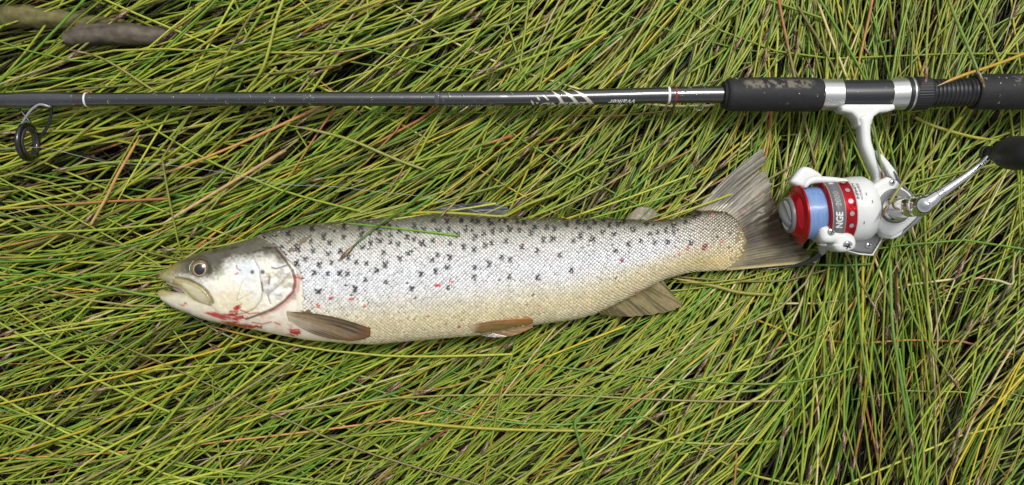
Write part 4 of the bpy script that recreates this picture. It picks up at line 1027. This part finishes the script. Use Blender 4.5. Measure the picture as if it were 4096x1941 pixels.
def fishing_rod():
    t = thing('fishing_rod', 'glossy black spinning rod with foam grips lying above the trout', 'fishing rod')
    def cblank(x, th):
        n = fbm(x / 60, th * 2, 3)[..., None]
        return np.array([.005, .0055, .0065]) * (0.8 + .5 * n)
    bx = np.unique(np.concatenate([np.linspace(-380, 2915, 260), BLR[:, 0]]))
    blank = rod_part('blank', np.stack([bx, blank_r(bx)], 1), M_BLANK, t, 48, cblank)
    ring = lambda nm, x0, x1, d, mt: rod_part(nm, [(x0, blank_r(x0) + .1), (x0 + .5, blank_r(x0) + d), (x1 - .5, blank_r(x1) + d), (x1, blank_r(x1) + .1)], mt, t)
    ring('white_band', 329, 337, .9, M_WTEXT); ring('white_band', 2675, 2685, .9, M_WTEXT)
    ring('red_thread_band', 304, 308, .6, mat_new('faded_thread', color=(.09, .018, .018), rough=.35)); ring('red_thread_band', 2703, 2711, 1.0, M_RTHREAD)
    rod_part('clear_wrap', [(1738, 29.3), (1742, 30.6), (1752, 30.9), (1756, 31.4)], mat_new('wrap_edge', color=(.06, .06, .065), rough=.15, coat=1), t, 48)
    rod_text('lettering', '00 SPINNING', 2016, 1774, 1.02, 1.42, M_GTEXT, t, bold=0.0)
    rod_text('lettering', 'Walker', 2541, 2434, .56, 1.24, M_WTEXT, t, bold=0.012, shear=.3)
    rod_text('lettering', 'LEGEND', 2372, 2158, .80, 1.75, M_GOLD, t, bold=0.03, shear=.25)
    rod_text('lettering', 'R', 2153, 2143, .72, 1.0, M_WTEXT, t)
    for (x0, y0, x1, y1, w) in ((2270, 356, 2367, 418, 9.5), (2224, 358, 2310, 418, 8), (2199, 366, 2252, 418, 7), (2167, 386, 2193, 406, 4.5), (2147, 393, 2157, 406, 4.5), (2123, 406, 2134, 421, 4)):
        s = np.linspace(0, 1, 24)
        cx_ = x0 + (x1 - x0) * s; cy_ = y0 + (y1 - y0) * (s ** 1.55)
        wd = w * np.clip(s * 1.6 + .04, 0, 1)
        A = on_rod(cx_ - wd, cy_); B = on_rod(cx_ + wd, cy_)
        V = np.stack([A, (A + B) / 2 + 0, B], 1)
        V[:, 1] = on_rod(cx_, cy_)
        mesh_obj('gold_stripe', V.reshape(-1, 3), grid_faces(24, 3, flip=True), M_GOLD, t)
    # hook keeper
    k0 = np.array([P(2772, 414, .023), P(2778, 424, .022), P(2783, 436, .020), P(2796, 441, .019), P(2808, 437, .020), P(2813, 424, .022), P(2821, 413, .023)])
    tube('hook_keeper', catmull(k0, 40), .0004, M_CHROME, t, 8)
    # grips
    def cfoam(x, th):
        n = fbm(x / 26, th * 3.2, 5); n2 = fbm(x / 9, th * 9, 6)
        c = np.array([.020, .020, .0215]) * (.75 + .5 * n2[..., None])
        y = np.cos(th)
        msk = sstep(.50, .60, n * .62 + n2 * .38) * sstep(.12, .32, y) * sstep(.86, .60, y) * (np.sin(th) > 0)
        msk = msk * (sstep(2965, 3000, x) * sstep(3275, 3235, x) + sstep(4050, 4075, x))
        return c * (1 - msk[..., None] * .6) + np.array([.26, .23, .17]) * msk[..., None] * .6
    rod_part('foregrip', [(2900, 30), (2901, 46), (2904, 52), (2908, 54), (2912, 52), (2915, 50), (2918, 58), (2924, 63), (2934, 66), (2980, 67), (3200, 68), (3285, 67), (3298, 65), (3305, 61), (3307, 50)], M_FOAM, t, 72, cfoam, n=260)
    rod_part('rear_grip', [(3922, 50), (3924, 60), (3930, 67), (3940, 70), (4000, 71), (4390, 71), (4395, 40)], M_FOAM, t, 72, cfoam, n=220)
    rod_part('front_hood', [(3298, 55), (3300, 61), (3312, 62), (3380, 62.5), (3384, 62.5), (3385, 58)], M_SILVER, t, n=60)
    rod_part('reel_seat', [(3378, 40), (3380, 59.5), (3590, 59.5), (3592, 40)], M_SEAT, t, n=40)
    rod_part('rear_hood', [(3578, 55), (3579, 63), (3590, 63.5), (3648, 64.5), (3652, 60)], M_SILVER, t, n=50)
    rod_part('lock_ring', [(3646, 55), (3648, 67), (3655, 69), (3664, 69), (3668, 66)], M_NUT, t, n=30)
    rod_part('silver_ring', [(3663, 60), (3664, 69.5), (3671, 69.8), (3674, 66)], M_SILVER, t, n=16)
    rod_part('locking_nut', [(3670, 60), (3672, 66), (3678, 67), (3738, 66), (3744, 63), (3746, 50)], M_NUT, t, 160, rfun=lambda x, th, r: r - .00045 * (np.sin(th * 40) > 0.2) * (x > 3679) * (x < 3739), n=44, smooth=False)
    tx = np.linspace(3742, 3930, 190)
    rod_part('threaded_section', np.stack([tx, np.interp(tx, [3742, 3800, 3930], [55, 55, 57])], 1), M_NUT, t, 48, rfun=lambda x, th, r: r - .0007 * np.exp(-(((x - 3748) % 17 - 8.5) / 2.6) ** 2))
    # line guide: ring, legs
    g = P(115, 569, .0135); gr = 78 / S * (H - .0135) / H
    guide = lathe('guide_ring', g + np.array([-.002, 0, 0]), (1, 0, 0), [(-.0002, gr * .80), (0, gr * .98), (.0010, gr), (.0026, gr * .97), (.0032, gr * .86), (.0030, gr * .76), (.0015, gr * .73), (-.0002, gr * .80)], M_GUIDE, t)
    lathe('ceramic_insert', g + np.array([-.002, 0, 0]), (1, 0, 0), [(.0000, gr * .79), (-.0006, gr * .74), (-.0004, gr * .64), (.0012, gr * .59), (.0034, gr * .60), (.0042, gr * .68), (.0036, gr * .78), (.0000, gr * .79)], M_CERAMIC, guide)
    for pts, rr in (([(206, 428, .013), (196, 426, .0185), (157, 419, .0195), (120, 446, .0185), (88, 496, .016), (77, 530, .014), (75, 566, .0135)], .00085), ([(62, 430, .012), (80, 440, .0105), (108, 474, .010), (122, 495, .010)], .0009), ([(206, 434, .012), (202, 470, .010), (188, 512, .0085), (158, 548, .0075)], .0011)):
        tube('guide_leg', catmull(np.array([P(*q) for q in pts]), 40), rr, M_GUIDE if rr > .00088 else M_LGREY, t, 10)
    rod_part('guide_wrap', [(20, 30.3), (40, 31.6), (70, 33), (160, 33), (215, 32), (290, 29.3)], M_BLANK, t, 48, lambda x, th: np.ones(x.shape + (1,)) * np.array([.012, .0125, .014]), n=40)
    # rain drops
    dm = None; r = np.random.default_rng(31)
    for i in range(120):
        x = r.uniform(10, 4080); 
        if 3300 < x < 3390 or 3575 < x < 3930: continue
        rp = blank_r(x) if x < 2905 else (67 if x < 3310 else (59.5 if x < 3590 else 71))
        cy, _ = rod_c(x); y = cy - rp * r.uniform(-.75, .85)
        p = on_rod(x, y, 0, rp); cy3 = rod_pt(np.array([x]), 0)[0]; nrm = p - np.array([p[0], cy3[1], cy3[2]])
        sc = r.choice([.0005, .0007, .0009, .0013], p=[.4, .3, .2, .1])
        if dm is None:
            a = np.linspace(0, np.pi / 2, 6); th = np.linspace(0, 2 * np.pi, 12, endpoint=False)
            V = np.stack([np.sin(a)[:, None] * np.cos(th), np.sin(a)[:, None] * np.sin(th), .55 * np.cos(a)[:, None] + 0 * th], -1).reshape(-1, 3)
            o = mesh_obj('water_drop', V, grid_faces(6, 12, True, True), M_WATER, t); dm = o.data
        else:
            o = put(bpy.data.objects.new('water_drop', dm), t)
        o.location = p; o.rotation_mode = 'QUATERNION'; o.rotation_quaternion = Vector(nrm).to_track_quat('Z', 'X'); o.scale = (sc * r.uniform(.8, 1.5), sc, sc)
fishing_rod()

# ------------------------------------------------------------------ fishing line running from the guide to the fish
lp = [(-120, 606, .010), (0, 598, .012), (90, 592, .0135), (150, 590, .0135), (215, 598, .012), (300, 620, .010), (420, 648, .008), (540, 656, .0075), (681, 662, .0075), (872, 687, .0075), (1035, 720, .0075), (1143, 739, .0075),
      (1334, 747, .0075), (1470, 763, .008), (1687, 787, .009), (1850, 828, .014), (1959, 864, .0185), (2010, 872, .019)]
tube('fishing_line', catmull(np.array([P(*q) for q in lp]), 220), .00011, M_THREAD, None, 6, label='thin pale nylon line running from the rod guide to the dorsal fin', cat='fishing line')

# ------------------------------------------------------------------ spinning reel
def spinning_reel():
    t = thing('spinning_reel', 'white and red spinning reel with blue line clamped to the rod', 'fishing reel')
    ZA = .0285                                   # spool axis height
    A0 = P(3192, 857, ZA); A1 = P(3495, 830, ZA)
    ax = A1 - A0; ax /= np.linalg.norm(ax)
    C = A0                                       # flange rim plane, s = 0
    side = np.cross(np.array([0, 0, 1.0]), ax)   # up in the picture
    def W(s, r, phi):                            # phi from the top (towards the camera), positive towards the picture's top
        s, r, phi = np.broadcast_arrays(np.asarray(s, float), np.asarray(r, float), np.asarray(phi, float))
        return C + s[..., None] * ax + r[..., None] * (np.sin(phi)[..., None] * side + np.cos(phi)[..., None] * np.array([0, 0, 1.0]))
    la = lambda nm, prof, mat, par, **kw: lathe(nm, C, ax, prof, mat, par, ref=side, **kw)
    # spool
    D = .0019
    sp = la('spool', [(-.0062, .001), (-.0062, .0110), (-.0056, .0128), (-.0050, .0138), (-.0034, .0150), (-.0022, .0158), (-.0016, .0160), (-.0012, .0165), (-.0010, .0199), (-.0006, .0208), (.0001, .0212), (.0008, .0211), (.0011, .0206), (.0012, .0182), (.0015, .0150),
                     (.0144, .0150), (.0146, .0182), (.0146, .0200), (.0151, .0209), (.0161, .0214), (.0319, .0216), (.0325, .0212), (.0325, .010)], M_RED, t, m=96)
    th = np.linspace(0, 2 * np.pi, 96, endpoint=False); s = np.linspace(.0012, .0145, 60)
    rr_ = .0176 + .0003 * np.sin((s - .0012) / .0133 * np.pi)
    R = rr_[:, None] + .00006 * np.sin(np.arange(60)[:, None] * 2.1 + 2 * th[None]) 
    nz = fbm(s[:, None] * 4200 + 0 * th, th[None] * 4 + 0 * s[:, None], 81)[..., None]
    cl = lin((78, 116, 180)) * (1 - nz) + lin((140, 172, 214)) * nz
    V = C + s[:, None, None] * ax + R[..., None] * (np.cos(th)[None, :, None] * side + np.sin(th)[None, :, None] * np.array([0, 0, 1.0]))
    mesh_obj('wound_line', V.reshape(-1, 3), grid_faces(60, 96, True), M_LINE, sp, cl.reshape(-1, 3) * .9)
    la('grey_band', [(.0144 + D, .0211), (.0145 + D, .02165), (.0222 + D, .0218), (.0223 + D, .0212)], M_GREY, sp, m=96)
    la('silver_edge', [(.01395 + D, .0211), (.0140 + D, .0217), (.0145 + D, .0217), (.0146 + D, .0211)], M_LGREY, sp, m=96)
    la('silver_edge', [(.0221 + D, .0211), (.02215 + D, .02195), (.0226 + D, .02195), (.02265 + D, .0211)], M_LGREY, sp, m=96)
    for k in range(16):                          # holes through the skirt
        ph = math.radians(14.7 + 22.5 * k - 180)
        if abs(ph) > math.radians(100): continue
        aa = np.linspace(0, 2 * np.pi, 28, endpoint=False)
        for nm, rads, lift, mt in (('skirt_hole', [.0016, .00001], .00012, M_LGREY), ('hole_rim', [.00205, .0016], .00018, M_RED)):
            V = np.stack([W(.0267 + D + q * np.cos(aa), .0216 + lift, ph + q * np.sin(aa) / .0216) for q in rads])
            mesh_obj(nm, V.reshape(-1, 3), grid_faces(2, 28, True), mt, sp)
    def wrap(name, body, s0, s1, p0, p1, r, mat, par, **kw):   # text running from angle p0 to p1 (up the picture), letter tops towards s0
        V, F, _ = text_mesh(body, **kw)
        Wv = W(D + s1 + (s0 - s1) * V[:, 1], np.full(len(V), r), p0 + (p1 - p0) * V[:, 0])
        mesh_obj(name, Wv, F, mat, par, smooth=False)
    rad = math.radians
    wrap('lettering', 'NGE', .0158, .0206, rad(-33), rad(-2), .02190, M_WTEXT, sp, bold=.03, shear=.15)
    wrap('lettering', '2000', .0162, .0200, rad(7), rad(36), .02190, M_GTEXT, sp, shear=.15)
    wrap('lettering', '..', .0165, .0200, rad(56), rad(62), .02190, M_WTEXT, sp, bold=.03)
    # drag knob
    dk = la('drag_knob', [(-.0078, .0005), (-.0080, .0100), (-.0082, .0112), (-.0080, .0122), (-.0070, .0126), (-.0056, .0126)], M_GREY, t, m=64)
    e1 = -np.cos(rad(41)) * side + np.sin(rad(41)) * np.array([0, 0, 1.0]); e2 = np.sin(rad(41)) * side + np.cos(rad(41)) * np.array([0, 0, 1.0])
    for sgn in (1, -1):                          # two pale half-moon plates
        a = np.linspace(rad(18), rad(162), 24); arc = np.stack([np.cos(a) * .0102, np.sin(a) * .0102 * sgn], 1)
        ch = np.linspace(.0097, -.0097, 24)[::-1]; chord = np.stack([ch, np.full(24, .0040 * sgn)], 1)
        V = np.stack([C - .0083 * ax + q[:, 0:1] * e1 + q[:, 1:2] * e2 for q in (arc, np.stack([chord[::-1][:, 0], chord[:, 1]], 1))], 1)
        mesh_obj('drag_plate', V.reshape(-1, 3), grid_faces(24, 2), M_WHITE, dk)
    u = np.linspace(-1, 1, 25)[:, None]; v = np.linspace(-1, 1, 11)[None]
    hgt = .0046 * np.sqrt(np.maximum(0, 1 - u ** 2 * .98)) * (1 - np.abs(v) ** 3 * 1.0)
    V = C + (-.0079 - hgt)[..., None] * ax + (u * .0108)[..., None] * e1 * np.ones((1, 11, 1)) + (v * (.0040 - .0006 * np.abs(u)))[..., None] * e2
    mesh_obj('drag_grip', V.reshape(-1, 3), grid_faces(25, 11), M_GREY, dk)
    # rotor cup
    rot = la('rotor', [(.0319, .0200), (.0323, .0219), (.0329, .0223), (.0410, .0226), (.0450, .0222), (.0490, .0200), (.0515, .0150), (.052, .004)], M_WHITE, t, m=96)
    wrap('lettering', 'INFINITY', .0308, .0325, rad(17), rad(52), .02252, M_DTEXT, rot, bold=.02)
    wrap('lettering', 'ANTI-REVERSE', .0334, .0350, rad(14), rad(49), .02264, M_DTEXT, rot)
    for s_, p_ in ((.0375, 24), (.0345, -25), (.0405, 10)):
        V = np.stack([W(D + s_ + ds, np.full(2, .0229), rad(p_) + np.array([-.045, .045])) for ds in (-.00025, .00025)])
        mesh_obj('rotor_nick', V.reshape(-1, 3), grid_faces(2, 2), M_GREY, rot)
    # upper rotor arm and bail hinge block
    up = [(3503, 742), (3440, 727), (3375, 712), (3290, 704), (3245, 708), (3222, 726), (3216, 750), (3232, 750), (3246, 738), (3275, 732), (3340, 734), (3400, 738), (3460, 755), (3506, 800)]
    prism('rotor_arm', up, .027, .038, M_WHITE, t, bev=.0022, smooth_n=90)
    prism('bail_hinge', [(3211, 669), (3250, 672), (3292, 702), (3262, 716), (3232, 728), (3214, 748), (3190, 742), (3168, 729), (3174, 712)], .028, .0375, M_WHITE, t, bev=.0028, smooth_n=70)
    # lower rotor arm
    lo = [(3506, 862), (3508, 895), (3500, 922), (3440, 928), (3380, 936), (3345, 940), (3340, 920), (3370, 908), (3430, 900), (3470, 896), (3488, 880), (3492, 862)]
    prism('rotor_arm', lo, .022, .0400, M_WHITE, t, bev=.0025, smooth_n=90)
    skirt = prism('arm_skirt', [(3408, 934), (3440, 940), (3500, 942), (3524, 930), (3521, 958), (3488, 1014), (3440, 1010), (3396, 1000), (3420, 980)], .018, .0335, M_GREY, t, bev=.0012)
    prism('white_edge', [(3394, 1002), (3440, 1013), (3489, 1017), (3525, 958), (3528, 930), (3532, 932), (3530, 962), (3493, 1024), (3438, 1019), (3392, 1006)], .018, .0325, M_WHITE, skirt, bev=.0006)
    # bail arm lever with roller
    lev = [(3282, 921), (3292, 905), (3318, 900), (3345, 908), (3362, 924), (3396, 928), (3422, 946), (3430, 974), (3420, 996), (3388, 1008), (3356, 1004), (3338, 984), (3342, 972), (3318, 972), (3296, 966), (3284, 946)]
    prism('bail_arm', lev, .024, .0445, M_WHITE, t, bev=.0038, smooth_n=110)
    def screw(px, py, z, rpx, tilt=(0, 0, 1)):
        c = P(px, py, z); r = rpx / S * (H - z) / H
        s_ = lathe('screw', c, tilt, [(-.001, r), (.0002, r), (.0005, r * .8), (.0007, r * .3), (.0007, 1e-5)], M_CHROME, t, m=24, ref=(1, 0.3, 0))
        n = np.array(tilt, float); n /= np.linalg.norm(n); a = np.cross(n, [0.3, 1, 0]); a /= np.linalg.norm(a); b = np.cross(n, a)
        V = []; 
        for d1, d2 in ((a, b), (b, a)):
            V += [c + n * .00085 + d1 * r * .62 * i + d2 * r * .14 * j for i, j in ((-1, -1), (1, -1), (1, 1), (-1, 1))]
        mesh_obj('cross_slot', np.array(V), [[0, 1, 2, 3], [4, 5, 6, 7]], M_DTEXT, s_, smooth=False)
    screw(3326, 927, .0450, 15); screw(3390, 985, .0440, 21, (0.1, -.55, 1)); screw(3475, 982, .0340, 13)
    # line roller, bracket and bail wire
    rc0 = P(3300, 940, .030); rc1 = P(3296, 972, .026)
    d = rc1 - rc0
    lathe('line_roller', rc0, d, [(-.003, .002), (-.003, .0055), (-.001, .0056), (-.0006, .0046), (.002, .0040), (.004, .0046), (.0044, .0057), (.0062, .0058), (.0066, .0040), (.007, .001)], M_CHROME, t, m=40)
    tube('roller_bracket', catmull(np.array([P(3300, 965, .026), P(3294, 985, .023), P(3288, 1005, .019), P(3270, 1024, .015)]), 24), np.linspace(.0052, .0016, 24), M_LGREY, t, 16)
    wire = [P(3286, 1006, .019), P(3262, 1030, .016), P(3228, 1050, .012), P(3180, 1064, .008), P(3120, 1072, .0062), P(3062, 1078, .0052), P(3020, 1082, .0035)]
    tube('bail_wire', catmull(np.array(wire), 60), np.interp(np.linspace(0, 1, 60), [0, .15, .4, .7, 1], [.0022, .0020, .0016, .0006, .0003]), M_GUIDE, t, 12)
    # foot and stem
    prism('reel_foot', [(3366, 424), (3384, 416), (3580, 416), (3584, 436), (3556, 446), (3520, 450), (3498, 466), (3488, 500), (3470, 510), (3436, 504), (3430, 474), (3410, 452), (3370, 444)], .024, .037, M_WHITE, t, bev=.0018)
    prism('reel_stem', [(3440, 470), (3446, 501), (3451, 562), (3459, 597), (3482, 647), (3503, 688), (3508, 718), (3492, 745), (3505, 790), (3560, 790), (3552, 720), (3536, 690), (3512, 640), (3504, 606), (3490, 560), (3488, 501), (3495, 470), (3465, 455)], .0280, .0385, M_WHITE, t, bev=.0028, smooth_n=120)
    prism('stem_strut', [(3500, 600), (3529, 617), (3556, 645), (3582, 678), (3600, 716), (3580, 722), (3560, 700), (3530, 650), (3508, 622)], .027, .0375, M_WHITE, t, bev=.0012)
    prism('strut_web', [(3500, 610), (3540, 640), (3590, 716), (3530, 726), (3510, 660)], .024, .0300, M_WHITE, t, bev=.001)
    # gear housing
    hz = .0440
    prism('gear_housing', [(3492, 740), (3520, 722), (3552, 706), (3594, 722), (3630, 768), (3660, 800), (3676, 840), (3672, 872), (3640, 902), (3612, 926), (3574, 948), (3540, 940), (3506, 900), (3490, 820)], .012, hz, M_WHITE, t, bev=.0026)
    prism('housing_trim', [(3580, 684), (3600, 712), (3640, 764), (3668, 792), (3690, 836), (3694, 868), (3680, 888), (3640, 916), (3606, 950), (3590, 946), (3612, 924), (3640, 900), (3668, 872), (3676, 836), (3660, 800), (3630, 766), (3594, 724)], .012, .0400, M_GREY, t, bev=.0010)
    prism('housing_lobe', [(3506, 912), (3540, 916), (3590, 922), (3618, 916), (3606, 944), (3574, 957), (3536, 949)], .014, .0400, M_WHITE, t, bev=.0014)
    pc = P(3579, 825, hz)
    lathe('side_plate_rim', pc, (0, 0, 1), [(-.001, .0128), (.0008, .0128), (.0011, .0122), (.0009, .0117), (0, .0116)], M_WHITE, t, m=64)
    lathe('side_plate', pc, (0, 0, 1), [(-.001, .0119), (.0007, .0118), (.0009, .0108), (.0007, .0080), (.0009, .0005)], M_GREY, t, m=64)
    screw(3569, 730, .0445, 12); screw(3540, 928, .0405, 12)
    V, F, _ = text_mesh('2000')
    a0 = P(3562, 655, .0380); a1 = P(3586, 684, .0380); du = a1 - a0; up_ = np.array([-du[1], du[0], 0]) / np.linalg.norm(du) * .0016
    mesh_obj('lettering', a0 + V[:, 0:1] * du + V[:, 1:2] * up_ + np.array([0, 0, .0001]), F, M_DTEXT, t, smooth=False)
    # handle
    hb = P(3577, 835, .045); top = np.array([hb[0] + .0004, hb[1] + .0006, .0835])
    sh = top - hb
    hd = lathe('handle_shaft', hb, sh, [(0, .0084), (.001, .0086), (.0025, .0084), (.0030, .0072), (.006, .0068), (.010, .0067), (.020, .0066), (.028, .0066), (.0285, .0060), (.0295, .0060), (.030, .0067), (.034, .0070), (.0385, .0066), (.0420, .0052), (.0440, .0026), (.0446, 1e-5)], M_CHROME, t, m=48)
    ar = [tuple(top)] + [tuple(P(x, y, z)) for x, y, z in ((3722, 804, .0842), (3746, 785, .0845), (3780, 762, .0850), (3836, 724, .0856), (3880, 692, .0860), (3930, 652, .0862), (3958, 624, .0862), (3972, 612, .0866))]
    n = 120; pts = resample(catmull(np.array(ar), 160), n); q = np.linspace(0, 1, n)
    rd = np.interp(q, [0, .12, .22, .30, .55, .80, .92, 1], [.0058, .0048, .0038, .0033, .0025, .0019, .0020, .0022])
    for c0 in (.20, .225, .25, .80, .83, .86): rd = rd - .0006 * np.exp(-((q - c0) / .006) ** 2)
    tube('crank_arm', pts, rd, M_CHROME, t, 24)
    kb = P(3966, 614, .0855)
    kdir = np.array([.010, -.004, .040]);
    kn = lathe('handle_knob', kb, kdir, [(-.004, .001), (-.004, .0042), (.002, .0045), (.0055, .0048), (.0060, .0060), (.0085, .0082), (.013, .0098), (.019, .0104), (.026, .0100), (.033, .0084), (.037, .0060), (.0392, .003), (.0398, 1e-5)], mat_new('knob_rubber', attr=True, rough=.38, spec=.5, bump=.1, bump_scale=300), t, m=48, col=np.ones((13 * 48, 3)) * np.array([.016, .016, .018]))
    lathe('knob_collar', kb, kdir, [(-.0052, .002), (-.0052, .0046), (-.0030, .0048), (-.0026, .004)], M_GUIDE, kn, m=32)
spinning_reel()
